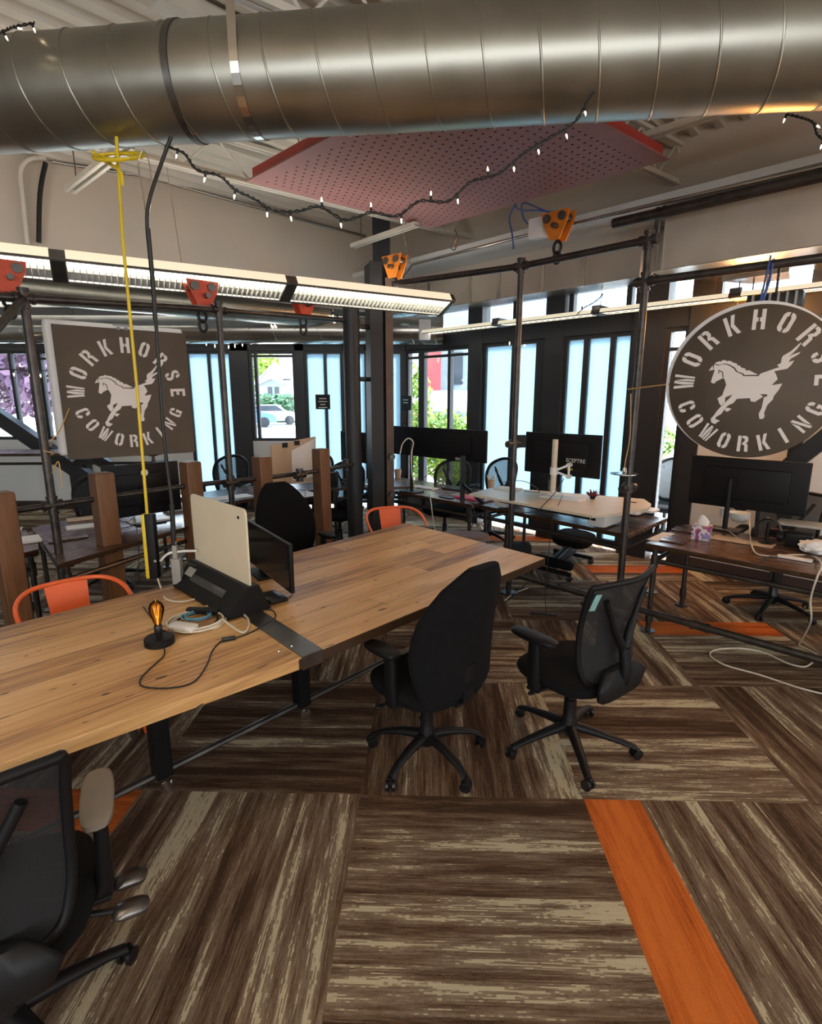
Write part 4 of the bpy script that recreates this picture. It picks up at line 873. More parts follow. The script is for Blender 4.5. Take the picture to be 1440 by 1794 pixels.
mb = MB(); mb.tube(catmull([D(300, 240, 2.9), D(283, 285, 2.9), D(262, 350, 2.88), D(258, 400, Yb-.02), D(270, 520, Yb), D(287, 760, Yb), D(303, 900, Yb), D(305, 955, Yb)], 8), .009, 8); mb.build('black_cable', m_cord, t)
mb = MB(); mb.tube([D(259, 400, Yb-.03), D(269, 510, Yb-.01), D(272, 560, Yb)], .012, 8); mb.build('braided_sleeve', m_cord, t); mb = MB(); mb.tube([D(301, 885, Yb), D(305, 955, Yb)], .014, 8); mb.build('braided_sleeve', m_cord, t)
mb = MB(); mb.bar(D(309, 978, Yb), D(313, 1022, Yb), .050, .045, .006, up=Vector((0, 1, 0))); mb.bar(D(306, 955, Yb), D(308, 978, Yb), .026, .026, .004, up=Vector((0, 1, 0))); mb.build('socket_body', m_grey, t, 40)
mb = MB(); mb.tube([D(306, 948, Yb), D(306, 958, Yb)], .010, 10); mb.build('cable_gland', m_cream, t)
cond('wire_loop', 'thin wire loop hanging under the duct near the black cable', catmull([D(250, 262, 2.95), D(242, 285, 2.95), D(247, 320, 2.95), D(258, 380, 2.95), D(266, 330, 2.95), D(260, 280, 2.95), D(250, 262, 2.95)], 6), .003, m_galv2, 'wire')
# ---------------------------------------------------------------- the big wooden table
nS, fS = Vector((-.45, 2.065, TZ)), Vector((-1.31, 3.055, TZ))
nR, fR = Vector((.90, 3.49, TZ)), Vector((-.04, 4.54, TZ))
nL, fL = Vector((-1.93, .77, TZ)), Vector((-2.70, 1.49, TZ))
rzT = math.degrees(math.atan2(nR.y-nS.y, nR.x-nS.x))
tb = thing('work_table', 'long reclaimed wood work table with a dark steel strap across its top', 'table', (nS.x, nS.y, 0), rzT)
th = .048
mb = MB(); poly = [nL, nS, nR, fR, fS, fL]
mb.loft([[p-UP*th for p in poly], [p-UP*.003 for p in poly], [p+((sum(poly, Vector())/6)-p).normalized()*.003 for p in poly]]); mb.build('tabletop', m_table, tb, 25)
tdir = (nR-nS).normalized(); xdir = (fS-nS).normalized()
mb = MB(); c0_, c1_ = nS+tdir*.0, nS+tdir*.105
s0, s1 = fS-tdir*.01, fS+tdir*.095
mb.loft([[c0_+UP*.0005, c1_+UP*.0005, s1+UP*.0005, s0+UP*.0005], [c0_+UP*.0045, c1_+UP*.0045, s1+UP*.0045, s0+UP*.0045]])
e_ = -xdir*.004; mb.loft([[c0_+e_+UP*.004, c1_+e_+UP*.004, c1_+e_-UP*.055, c0_+e_-UP*.055], [c0_+UP*.004, c1_+UP*.004, c1_-UP*.055, c0_-UP*.055]]); mb.build('steel_strap', m_steel, tb, 0)
for px, py in ((488, 1141), (511, 1132), (545, 1300)):
    if py > 1200: continue
    p = W(px, py, TZ+.004); mb = MB(); mb.lathe([(.006, 0), (.005, .003), (.001, .004)], T(*p), 12); mb.build('bolt', m_chrome, tb)
LG = [W(530, 1258, .0), W(288, 1385, .0), W(940, 1030, .0)]
l1, l2 = LG[0], LG[1]; lx = (l1-l2).normalized()
l3 = l1+lx*1.75
far = xdir.copy(); far.z = 0; far.normalize()
allL = [l1, l2, l3, l1+far*.55, l2+far*.55, l3+far*.62]
for p in allL:
    mb = MB(); mb.bar(p+UP*.085, p+UP*(TZ-th), .075, .075, .004, up=tdir); lg = mb.build('leg', m_plas, tb, 30)
    mb = MB(); mb.lathe([(.022, -.012), (.03, -.012), (.03, .012), (.022, .012)], T(p.x+.02, p.y-.01, .031) @ RZ(20) @ RX(90), 16); mb.box((p.x+.01, p.y, .07), (.05, .04, .03)); mb.build('caster', m_chrome, lg, 40)
mb = MB(); mb.tube([l2-lx*1.0+UP*.10, l3+UP*.10], .017, 8); mb.build('foot_rail', m_steel, tb); mb = MB(); mb.tube([l2+far*.55-lx*1.0+UP*.10, l3+far*.58+UP*.10], .017, 8); mb.build('foot_rail', m_steel, tb)
for p in (l1, l2, l3):
    mb = MB(); mb.bar(p+UP*.62, p+far*.55+UP*.62, .04, .05); mb.build('cross_bar', m_plas, tb, 0)

# ---------------------------------------------------------------- chairs
def ring(cx, cy, z, a, b, n=24, e=3.0, M=None):
    out = []
    for k in range(n):
        t_ = 2*math.pi*k/n; c, s = math.cos(t_), math.sin(t_)
        out.append(Vector((cx+a*math.copysign(abs(c)**(2/e), c), cy+b*math.copysign(abs(s)**(2/e), s), z)))
    return [M @ p for p in out] if M is not None else out
def star_base(t, r=.30, rot=0, mat=None, curved=True, hub_z=.13, col_z=.42, colr=.028):
    mat = mat or m_plas
    mb = MB(); mb.lathe([(.035, hub_z-.05), (.045, hub_z-.03), (.045, hub_z+.02), (colr+.006, hub_z+.05), (colr+.004, .27), (colr-.004, .275), (colr-.006, col_z)], None, 18); mb.build('gas_column', m_plas2, t)
    for k in range(5):
        a = R(rot+72*k); c, s = math.cos(a), math.sin(a)
        pts = [(.03, hub_z), (r*.45, hub_z-.005 if curved else hub_z-.02), (r*.8, hub_z-.03 if curved else hub_z-.045), (r, hub_z-.065)]
        mb = MB(); rings = []
        for i, (d_, z) in enumerate(pts):
            w_ = (.030, .026, .021, .019)[i]; h_ = (.026, .020, .015, .013)[i]
            cc_ = Vector((c*d_, s*d_, z)); sd_ = Vector((-s, c, 0))
            rings.append([cc_+sd_*w_*math.cos(q)+UP*h_*math.sin(q) for q in [j*math.pi/5 for j in range(10)]])
        mb.loft(rings); arm = mb.build('base_arm', mat, t, 50)
        mb = MB(); X = T(c*r, s*r, .027) @ RZ(math.degrees(a)+35)
        for sg in (-1, 1): mb.lathe([(.016, -.008), (.027, -.006), (.027, .006), (.016, .008)], X @ T(0, sg*.016, 0) @ RX(90), 14)
        mb.box((.0, 0, .016), (.036, .018, .03), X, .006); mb.tube([X @ Vector((0, 0, .01)), Vector((c*r, s*r, hub_z-.06))], .009, 8); mb.build('caster', m_plas2, arm, 50)
def seat_pad(t, z=.47, w_=.25, d_=.24, h=.075, m=None, e=3.2):
    rings = [ring(0, 0, z-h, w_*.80, d_*.80, e=e), ring(0, 0, z-h*.75, w_*.96, d_*.97, e=e), ring(0, 0, z-h*.35, w_, d_, e=e), ring(0, .0, z-h*.1, w_*.97, d_*.97, e=e), ring(0, 0, z, w_*.86, d_*.86, e=e), ring(0, -.01, z+.004, w_*.5, d_*.5, e=e)]
    for rg in rings:
        for p in rg:
            if p.y > d_*.6: p.z -= (p.y-d_*.6)**2*1.8
    mb = MB(); mb.loft(rings); return mb.build('seat', m or m_black, t, 70)
def mech(t, z=.40):
    mb = MB(); mb.box((0, -.01, z), (.20, .24, .05), None, .015); mb.tube([(-.08, .02, z), (-.27, .03, z-.01)], .007, 8); mb.ball((-.28, .03, z-.01), (.03, .014, .010)); mb.build('tilt_mechanism', m_plas, t)
def arms(t, x=.285, z=.66, padm=None, L=.26, yb_=-.03, zs=.42):
    for s in (-1, 1):
        mb = MB(); mb.loft([ring(s*(x-.02), yb_, zs-.01, .035, .03, 12), ring(s*(x+.0), yb_, zs+.04, .022, .035, 12), ring(s*(x+.005), yb_, z-.03, .018, .032, 12)]); mb.box((s*(x-.06), yb_, zs-.005), (.14, .07, .018), None, .006)
        st = mb.build('armrest_post', m_plas, t, 50)
        mb = MB(); rings = []
        for z_, q in ((z-.03, .85), (z-.022, 1), (z-.006, 1), (z, .85)): rings.append(ring(s*x, .03, z_, .043*q, L/2*q, 20, 3.2))
        mb.loft(rings); mb.build('arm_pad', padm or m_plas, st, 60)
def back_bar(t, y0=-.20, z0=.40, y1=-.27, z1=.62, w_=.07):
    mb = MB(); rings = []
    for f_ in (0, .25, .5, .75, 1): rings.append(ring(0, (y0 if f_ == 0 else y0-.06+(y1-y0+.06)*f_), z0+(z1-z0)*f_**1.3, w_/2, .012, 12, 4))
    mb.loft(rings); mb.box((0, -.12, z0), (w_, .22, .016), None, .005); mb.build('back_support', m_plas, t, 50)
def task_chair(name, label, rot=0, group='office chairs', base_r=.30, hi=1.10, armm=None, wtop=.20, e=2.6):
    t = thing(name, label, 'chair', (0, 0, 0), 0, group); star_base(t, base_r, rot); mech(t); seat_pad(t, .485, .255, .245, .085); back_bar(t)
    rings = []; z0, z1 = .46, hi; n = 12
    for i in range(n+1):
        f_ = i/n; z = z0+(z1-z0)*(.5-.5*math.cos(math.pi*f_)) if True else 0
        fz = (z-z0)/(z1-z0)
        w_ = (.222+.052*math.sin(math.pi*min(1, fz*1.25))) * (1 if fz < .66 else max(0, math.cos((fz-.66)/.34*1.40))**.5)
        y = -.235-.055*fz-.05*fz*fz+.035*math.sin(math.pi*fz)
        th_ = .050*(1 if .06 < fz < .9 else .55)
        rings.append([Vector((p.x, p.y-.55*p.x*p.x*-1.6, p.z)) for p in ring(0, y, z, max(w_, .03), th_, 28, e)])
    mb = MB(); mb.loft(rings); mb.build('backrest', m_black, t, 80)
    arms(t, x=.262, z=.685, padm=armm, L=.22); return t
def mesh_back(t, outline, yf, m=m_mesh, rr=.013, spine=True, lumbar=True):
    P = catmull([Vector((x, yf(x, z), z)) for x, z in outline], 5, True)
    mb = MB(); mb.tube(P, rr, 8, closed=True); fr_ = mb.build('back_frame', m_plas, t, 60)
    mb = MB(); xs = [p for p in P]; zmin, zmax = min(p.z for p in P), max(p.z for p in P); rows = []
    for i in range(19):
        z = zmin+.004+(zmax-zmin-.008)*i/18; cr = []
        for a_, b_ in zip(P, P[1:]+P[:1]):
            if (a_.z-z)*(b_.z-z) <= 0 and abs(a_.z-b_.z) > 1e-7: cr.append(a_.x+(b_.x-a_.x)*(z-a_.z)/(b_.z-a_.z))
        if len(cr) < 2: continue
        l_, r_ = min(cr), max(cr); rows.append([Vector((l_+(r_-l_)*k/14, yf(l_+(r_-l_)*k/14, z), z)) for k in range(15)])
    mb.sheet(rows); mb.build('back_mesh', m, t, 80)
    if spine:
        mb = MB()
        mb.tube(catmull([Vector((0, -.20, .40)), Vector((0, yf(0, .52)-.05, .50)), Vector((0, yf(0, .66)-.045, .66))], 6), .026, 10)
        for s in (-1, 1): mb.tube(catmull([Vector((0, yf(0, .64)-.045, .64)), Vector((s*.07, yf(.07, .76)-.03, .76)), Vector((s*.16, yf(.16, .92)-.012, .92))], 6), [.02]*7+[.014]*6, 8)
        mb.build('back_spine', m_plas, t, 60)
    if lumbar:
        mb = MB(); mb.sheet([[Vector((x, yf(x, z)+.012, z)) for x in [(-.15+.03*k) for k in range(11)]] for z in (.60, .64, .68)]); mb.build('lumbar_pad', m_plas, t, 60)
def mesh_chair(name, label, rot=0, tag_=False, group='office chairs', arm=True, kind=0, base_r=.34, m=m_mesh):
    t = thing(name, label, 'chair', (0, 0, 0), 0, group); star_base(t, base_r, rot, m_plas, False, .12); mech(t); seat_pad(t, .48, .255, .245, .07)
    if kind == 0:
        ol = [(-.17, .50), (-.215, .60), (-.225, .74), (-.235, .88), (-.245, .985), (-.21, 1.0), (0, 1.005), (.21, 1.0), (.245, .985), (.235, .88), (.225, .74), (.215, .60), (.17, .50), (0, .475)]
    else:
        ol = [(-.16, .52), (-.21, .66), (-.235, .82), (-.21, .95), (-.11, 1.02), (0, 1.035), (.11, 1.02), (.21, .95), (.235, .82), (.21, .66), (.16, .52), (0, .50)]
    yf = lambda x, z: -.235-.30*(z-.5)**1.0*.6+.05*math.sin((z-.5)*5.5)+1.1*x*x
    mesh_back(t, ol, yf, m, .014 if kind == 0 else .020, lumbar=kind == 0)
    mb = MB(); mb.loft([ring(0, yf(0, .5)-.03, .43, .17, .03, 16), ring(0, yf(0, .5)-.04, .50, .20, .025, 16), ring(0, yf(0, .5)-.02, .56, .13, .015, 16)]); mb.build('back_base', m_plas, t, 60)
    if tag_:
        mb = MB(); mb.sheet([[Vector((x, yf(x, z)-.018, z)) for x in (-.232, -.205)] for z in (.88, .91, .94, .965)]); mb.build('size_tag', m_teal, t, 0)
    if arm: arms(t, .285, .70, yb_=.02, padm=None)
    return t
c = task_chair('office_chair', 'black padded office chair at the near side of the table, back to the camera', -25); place(c, .08, 2.46, 43, c['label'])
c2 = copy_tree(c); place(c2, -.93, 4.28, -140, 'dark padded office chair on the far side of the table, behind the monitor')
c = mesh_chair('office_chair', 'black mesh back office chair with a pale green tag, right of the padded chair', 16, True, base_r=.335); place(c, .83, 2.56, 38, c['label']); MC = c
# lower left chair: mesh back, grey arm pads, paddle levers
c = mesh_chair('office_chair', 'black mesh office chair with grey arm pads cut off at the lower left corner', 20, False, arm=False, base_r=.31); arms(c, .275, .69, m_armg)
mb = MB(); mb.tube([(.12, .05, .40), (.30, .02, .39)], .008, 8); mb.tube([(.12, -.04, .40), (.30, -.08, .38)], .008, 8); mb.build('lever_rod', m_plas, c)
for y, z in ((.015, .39), (-.085, .38)):
    mb = MB(); mb.loft([ring(.33, y, z-.012, .045, .028, 14), ring(.33, y, z, .05, .032, 14), ring(.33, y, z+.012, .035, .022, 14)]); mb.build('lever_paddle', m_steel, c, 60, 'grey paddle lever')
place(c, -1.13, 1.20, 28, c['label'])
c = copy_tree(MC); place(c, 2.72, 3.98, 135, 'black office chair on the window side of the desk with the tissue box'); p = W(1352, 1070, 0); c.location = (p.x, p.y+.02, 0); RC = c
for ch in list(c.children):
    if ch.name.startswith('size_tag'): bpy.data.objects.remove(ch)
c = mesh_chair('office_chair', 'dark mesh chair with a see-through back, just left of the first timber post', 30, kind=1, m=m_mesh2); place(c, -2.95, 5.15, -140, c['label']); FC = c
for lab, x, y, rz in (('dark mesh chair with blue light through its back, left of the monitor board', -2.42, 7.0, 175), ('black chair under the desk with the pink book', .42, 6.55, 150), ('black rimmed chair beside the right end of the long curved monitor', 1.0, 6.75, 130), ('grey mesh chair at the rear desks left of the round pipe column', -1.35, 7.35, 170), ('dark chair between the two columns, under the rear desk', -.85, 6.3, 160)):
    place(copy_tree(FC), x, y, rz, lab)
gch = mesh_chair('office_chair', 'grey chair behind the glass right of the white standing desk', 0, kind=1, m=M_('grey_chair_fabric', (.25, .25, .25), .8)); p = PL(1165, 890, WC+B*.9, A); place(gch, p.x, p.y, 135, gch['label'], 0)
# orange metal chairs
def metal_chair(label):
    t = thing('metal_chair', label, 'chair', (0, 0, 0), 0, 'orange metal chairs')
    mb = MB(); mb.loft([ring(0, 0, .435, .17, .17, 20, 5), ring(0, 0, .45, .18, .18, 20, 5), ring(0, 0, .452, .165, .165, 20, 5), ring(0, 0, .445, .10, .10, 20, 5)]); mb.build('seat', m_orp, t, 50)
    hoop = catmull([Vector(p) for p in ((-.25, .14, .64), (-.262, .0, .70), (-.25, -.14, .76), (-.17, -.24, .795), (0, -.275, .80), (.17, -.24, .795), (.25, -.14, .76), (.262, .0, .70), (.25, .14, .64))], 8)
    mb = MB(); mb.tube(hoop, .0125, 10)
    for s in (-1, 1): mb.tube(catmull([(s*.25, .14, .64), (s*.235, .17, .58), (s*.18, .165, .44)], 6), .011, 8)
    mb.build('arm_hoop', m_orp, t)
    mb = MB(); mb.sheet([[Vector((x*(.085+.02*f_)/1, -.165-.10*f_-.0-.0*(x*x), .45+.345*f_)) for x in (-1, -.5, 0, .5, 1)] for f_ in [k/8 for k in range(9)]]); bk = mb.build('back_splat', m_orp, t)
    mb = MB(); mb.tube(catmull([(-.045, -.248, .70), (-.045, -.253, .735), (.0, -.262, .755), (.045, -.253, .735), (.045, -.248, .70)], 5), .003, 6); mb.build('embossed_rib', m_orp, bk)
    for sx in (-1, 1):
        for sy in (-1, 1):
            mb = MB(); mb.bar((sx*.15, sy*.15, .44), (sx*.205, sy*.205, .0), .035, .022, .004); mb.build('leg', m_orp, t, 30)
    mb = MB(); mb.bar((-.17, -.17, .2), (.17, .17, .2), .012, .012); mb.bar((-.17, .17, .2), (.17, -.17, .2), .012, .012); mb.build('cross_brace', m_orp, t, 0); return t
OC = metal_chair('orange metal armchair at the far side of the table, by the first timber post')
p = W(114, 1018, .80); f_ = Vector((.69, -.72, 0)); place(OC, p.x+f_.x*.275, p.y+f_.y*.275, math.degrees(math.atan2(f_.y, f_.x))-90, OC['label'])
p = W(682, 890, .80); f_ = Vector((.30, -.95, 0)).normalized(); oc2 = copy_tree(OC); place(oc2, p.x+f_.x*.275, p.y+f_.y*.275+.03, math.degrees(math.atan2(f_.y, f_.x))-90, 'orange metal armchair at the far corner of the table, in front of the steel column')
# low brown stool behind the table end
p = W(815, 943, .66); t = thing('stool', 'low brown padded stool seat just behind the end of the table', 'stool', (p.x, p.y+.14, 0)); mb = MB(); mb.loft([ring(p.x, p.y+.14, .59, .20, .15), ring(p.x, p.y+.14, .62, .23, .17), ring(p.x, p.y+.14, .65, .22, .16), ring(p.x, p.y+.14, .66, .12, .08)]); mb.build('seat', M_('brown_leather', (.10, .06, .045), .5), t, 70)
mb = MB(); mb.lathe([(.18, 0), (.18, .02), (.03, .04), (.03, .6)], T(p.x, p.y+.14, 0), 24); mb.build('pedestal', m_plas, t)
# kneeling chair
p = W(1010, 1010, 0); K = Vector((p.x, p.y, 0))
kt = thing('kneeling_chair', 'black kneeling chair with a slanted knee pad at the white standing desk', 'chair', K, 135); KM = XF[kt.name]
sp_ = PL(1005, 943, K+B*.50, A); kp = PL(968, 985, K-B*.15, A)
def pad(c, w_, d_, h_, tilt, nm):
    mb = MB(); M = T(*c) @ RZ(135) @ RX(tilt); mb.loft([ring(0, 0, -h_/2, w_*.9, d_*.9, M=M), ring(0, 0, -h_*.2, w_, d_, M=M), ring(0, 0, h_*.3, w_, d_, M=M), ring(0, 0, h_/2, w_*.85, d_*.85, M=M)]); mb.build(nm, m_black, kt, 70)
pad(sp_, .23, .17, .10, -12, 'seat'); pad(kp, .22, .11, .09, 22, 'knee_pad')
mb = MB()
for k in (-.03, .03): mb.bar(Vector((kp.x, kp.y, .12))+A*k-B*.05, sp_+A*k-UP*.05, .028, .035)
for k in (-.03, .03): mb.bar(Vector((sp_.x, sp_.y, .12))+A*k, kp+A*k-UP*.04, .028, .035)
mb.build('crossed_bar', m_plas, kt, 0)
mb = MB()
for c_ in (Vector((kp.x, kp.y, .07))-B*.05, Vector((sp_.x, sp_.y, .07))): mb.bar(c_-A*.24, c_+A*.24, .04, .04, .01)
mb.build('base_bar', m_plas, kt)
for c_ in (Vector((kp.x, kp.y, .03))-B*.05, Vector((sp_.x, sp_.y, .03))):
    for s in (-.22, .22):
        mb = MB(); mb.lathe([(.02, -.015), (.03, -.012), (.03, .012), (.02, .015)], T(*(c_+A*s)) @ RX(90), 14); mb.tube([c_+A*s, c_+A*s+UP*.05], .01, 6); mb.build('caster', m_plas2, kt)

# ---------------------------------------------------------------- pipe legged desks
def desk(label, corner, L, Dp, z, dirx, diry, m=m_dark, legs=True, th_=.036, inset=.06, group='pipe legged desks', name='desk', rail=True, radius=.0):
    dirx, diry = Vector(dirx).normalized(), Vector(diry).normalized(); c_ = Vector((corner[0], corner[1], 0)); rz = math.degrees(math.atan2(dirx.y, dirx.x))
    t = thing(name, label, 'desk', c_, rz, group); mb = MB(); P = [c_, c_+dirx*L, c_+dirx*L+diry*Dp, c_+diry*Dp]
    cen = sum(P, Vector())/4
    mb.loft([[p+(cen-p).normalized()*.004+UP*(z-th_) for p in P], [p+UP*(z-th_+.004) for p in P], [p+UP*(z-.004) for p in P], [p+(cen-p).normalized()*.005+UP*z for p in P]]); mb.build('desktop', m, t, 25)
    if legs:
        pts = [c_+dirx*inset+diry*inset, c_+dirx*(L-inset)+diry*inset, c_+dirx*(L-inset)+diry*(Dp-inset), c_+dirx*inset+diry*(Dp-inset)]
        for p in pts:
            mb = MB(); mb.tube([p, p+UP*(z-th_)], .019, 10); mb.tube([p+UP*(z-th_-.16), p+UP*(z-th_-.06)], .027, 10); mb.tube([p+UP*.08, p+UP*.16], .027, 10); mb.tube([p, p+UP*.012], .055, 14); mb.tube([p+UP*(z-th_-.012), p+UP*(z-th_)], .05, 12); mb.build('leg', m_pipe, t)
        if rail:
            mb = MB(); mb.tube([pts[0]+UP*(z-.14), pts[3]+UP*(z-.14)], .018, 8); mb.tube([pts[1]+UP*(z-.14), pts[2]+UP*(z-.14)], .018, 8); mb.tube([pts[0]+UP*(z-.14), pts[1]+UP*(z-.14)], .018, 8); mb.build('cross_rail', m_pipe, t)
    return t
a1, b1, e1 = W(838, 884, .72), W(1100, 937, .72), W(1160, 902, .72)
R1L = (b1-a1).length; R1 = (b1-a1).normalized()
desk('dark wood pipe desk carrying the white standing platform and monitor', a1, R1L, .86, .72, R1, B)
a2 = W(1130, 951, .72); desk('dark wood pipe desk with the tissue box, at the right edge', a2, 2.1, .88, .72, A, B)
a3 = W(690, 860, .74); b3 = W(815, 887, .74); a3b = a3-A*.75
desk('reddish dark desk with the pink book, behind the steel column', a3b, 1.90, .80, .74, A, B)
l1a, l1b = W(103, 988, .74), W(55, 924, .74); l1d = (W(322, 924, .74)-l1a).normalized()
desk('dark wood desk with papers behind the first timber post', l1a, 1.42, (l1b-l1a).length, .74, l1d, l1b-l1a)
l0 = W(68, 962, .74); desk('low desk corner with papers at the far left edge', l0-Vector(l1d)*1.5, 1.5, .75, .74, l1d, l1b-l1a)
m2a = W(360, 885, .74)
desk('cluttered light topped desk between the timber posts and the steel column', m2a, 1.75, .78, .74, B, -A, m_dark)
desk('dark round-edged desk behind the round pipe column', W(575, 857, .76)+Vector((0, .1, 0)), .95, .7, .76, Vector((1, .1, 0)), Vector((-.1, 1, 0)))
s1 = D(-40, 812, 6.3); sh = desk('tall window counter with a shining top at the far left', (D(-130, 812, 6.9).x, 6.9), 2.9, .6, 1.10, Vector((1, .05, 0)), Vector((-.05, 1, 0)), m_dark, inset=.09, name='counter')

# ---------------------------------------------------------------- monitors
def monitor(label, P0, dr, tl_, br_, stand='post', m=m_plas, th_=.035, back=True, near=False, name='monitor', zdesk=.74, screen_far=True, group='monitors', extra=None, standdx=0):
    dr = Vector(dr).normalized(); a = PL(*tl_, P0, dr); b = PL(*br_, P0, dr); n = dr.cross(UP)   # n faces the camera side
    w_, h_ = abs((b-a).dot(dr)), abs(a.z-b.z); c_ = (a+b)/2; c_.z = (a.z+b.z)/2
    M = Matrix((dr, UP, n)).transposed().to_4x4(); M.translation = c_
    if near: M = M @ RY(180)
    t = thing(name, label, 'monitor', (c_.x, c_.y, zdesk), 0, group)
    mb = MB(); mb.box((0, 0, -.004), (w_, h_, .022), M, .006); mb.box((0, 0, .014), (w_*.72, h_*.62, .028), M, .012); mb.build('screen_housing', m, t, 40)
    mb = MB(); mb.box((0, 0, -.0165), (w_*.975, h_*.95, .002), M); mb.build('screen', m_scr, t, 0)
    if stand:
        q = M @ Vector((standdx*w_, 0, .045)); mb = MB()
        if stand == 'post': mb.tube([Vector((q.x, q.y, zdesk)), Vector((q.x, q.y, c_.z+.04))], .020, 12)
        else: mb.bar(Vector((q.x, q.y, zdesk)), Vector((q.x, q.y, c_.z+.04)), .07, .022, .004)
        mb.bar(q, M @ Vector((standdx*w_, 0, .01)), .08, .08); mb.build('stand_neck', m_plas if m is m_plas else m_grey, t)
        mb = MB(); mb.box((0, 0, 0), (.24, .17, .012), T(q.x, q.y, zdesk+.006) @ RZ(math.degrees(math.atan2(dr.y, dr.x))), .004); mb.build('stand_base', m_plas if m is m_plas else m_grey, t)
    if extra: extra(t, M, w_, h_)
    return t
def ex_s(t, M, w_, h_):
    mb = MB(); mb.text('SCEPTRE', .052, M @ T(.10*w_+.09, -.12*h_, .0300)); mb.build('brand_lettering', m_wht, t, 0)
    mb = MB(); mb.box((w_*.13, -h_*.33, .008), (.06, .02, .004), M); mb.build('yellow_label', m_yel, t, 0); mb = MB(); mb.box((w_*.13, -h_*.33, .006), (.30, .028, .004), M); mb.build('port_panel', m_blk, t, 0)
# white standing desk platform
ZQ = .89
pl_ = [W(*q, ZQ) for q in ((822, 865), (866, 853), (1128, 874), (1141, 883), (1136, 890), (1085, 899), (1038, 903))]
t = thing('standing_desk_converter', 'pale plywood standing desk platform with rounded corners on the dark desk', 'desk platform', (pl_[0].x+.5, pl_[0].y-.3, .72))
mb = MB(); mb.prism([(p.x, p.y) for p in pl_], .022, T(0, 0, ZQ-.022)); mb.build('platform_top', m_maple, t, 30)
PC = W(990, 898, .76)
mb = MB(); f0, f1_ = W(872, 890, .73), W(1040, 925, .73); f0.z = f1_.z = 0; fd_ = (f1_-f0).normalized()
for q in (f0, f1_): mb = MB(); mb.box((0, 0, 0), (.16, .34, .14), T(q.x, q.y, .80) @ RZ(-45) @ T(0, .2, 0), .03); mb.build('support_foot', m_wht, t)
mb = MB(); mb.bar(f0+UP*.81+B*.05, f1_+UP*.81+B*.05, .05, .05); mb.build('crossbar', m_plas2, t)
mb = MB(); mb.box((0, 0, 0), (.07, .035, .003), T(*W(1108, 880, ZQ+.001)) @ RZ(-45), .001); mb.build('grommet_hole', m_hole, t)
P1 = W(968, 868, ZQ)
t1 = thing('monitor_arm_stand', 'pale wooden pole with a white clamp rising from the white platform', 'monitor arm', P1)
mb = MB(); top = PL(968, 770, P1, (1, 0, 0)); mb.tube([P1, Vector((P1.x, P1.y, top.z))], .027, 16); mb.build('pole', m_maple, t1)
mb = MB(); mb.lathe([(.06, 0), (.055, .02), (.03, .035)], T(*P1), 20); mb.build('base_cone', m_wht, t1)
mz = PL(968, 825, P1, (1, 0, 0)).z
mb = MB(); mb.tube([(P1.x, P1.y, mz-.035), (P1.x, P1.y, mz+.035)], .036, 14)
mn = P1+B*.10; MPL = P1+B*.16
for s in (-1, 1): mb.bar(Vector((P1.x, P1.y, mz)), Vector((P1.x, P1.y, mz+s*.055))+A*.10+B*.1, .02, .02, .005); mb.tube([Vector((P1.x, P1.y, mz+s*.055))+A*.10+B*.08, Vector((P1.x, P1.y, mz+s*.055))+A*.10+B*.13], .022, 6)
mb.bar(Vector((P1.x, P1.y, mz+.055))+A*.10+B*.1, Vector((P1.x, P1.y, mz-.055))+A*.10+B*.1, .02, .02, .005); mb.build('clamp', m_wht, t1)
monitor('black monitor held by the pale pole above the white platform', MPL, A, (922, 756), (1050, 840), None, extra=ex_s, zdesk=ZQ)
monitor('wide black monitor seen from behind on the desk at the right edge', W(1300, 925, .75), A, (1214, 797), (1410, 906), 'post', zdesk=.72, standdx=-.12)
def ex_m(t, M, w_, h_):
    mb = MB(); mb.box((w_*.26, -h_*.44, .006), (.14, .03, .02), M); mb.build('glossy_badge', m_chrome, t, 0)
    mb = MB(); q = M @ Vector((w_*.30, 0, .04)); z0 = .745
    mb.bar(q-UP*.1, Vector((q.x, q.y, z0)), .05, .03); mb.bar(Vector((q.x, q.y, z0+.17)), Vector((q.x, q.y, z0))+A*.28, .03, .03); mb.build('second_stand', m_plas, t)
monitor('very wide black monitor on the desk behind the steel column', W(760, 868, .76)+B*.12, A, (690, 746), (852, 812), 'post', extra=ex_m, standdx=-.25)
monitor('black monitor partly hidden behind the round pipe column', D(615, 800, 7.0), A, (597, 755), (642, 812), 'flat', zdesk=.76)
monitor('black monitor with a grey stand behind the square sign', W(262, 912, .75), B, (176, 818), (318, 892), 'flat', m_plas, extra=lambda t, M, w_, h_: [MB().lathe([(.028, 0), (.030, .002), (.030, .004), (.022, .004), (.021, .002)], M @ T(.02*w_, h_*.33, .03), 24).build('round_emblem', m_chrome, t)])
# grey tower beside it
mb = MB(); q = W(264, 908, .74); mb.box((q.x, q.y-.12, 1.02), (.055, .06, .44), None, .01); pset(mb.build('power_tower', m_grey, None), 'slim grey upright tower behind the yellow cable', 'power tower')
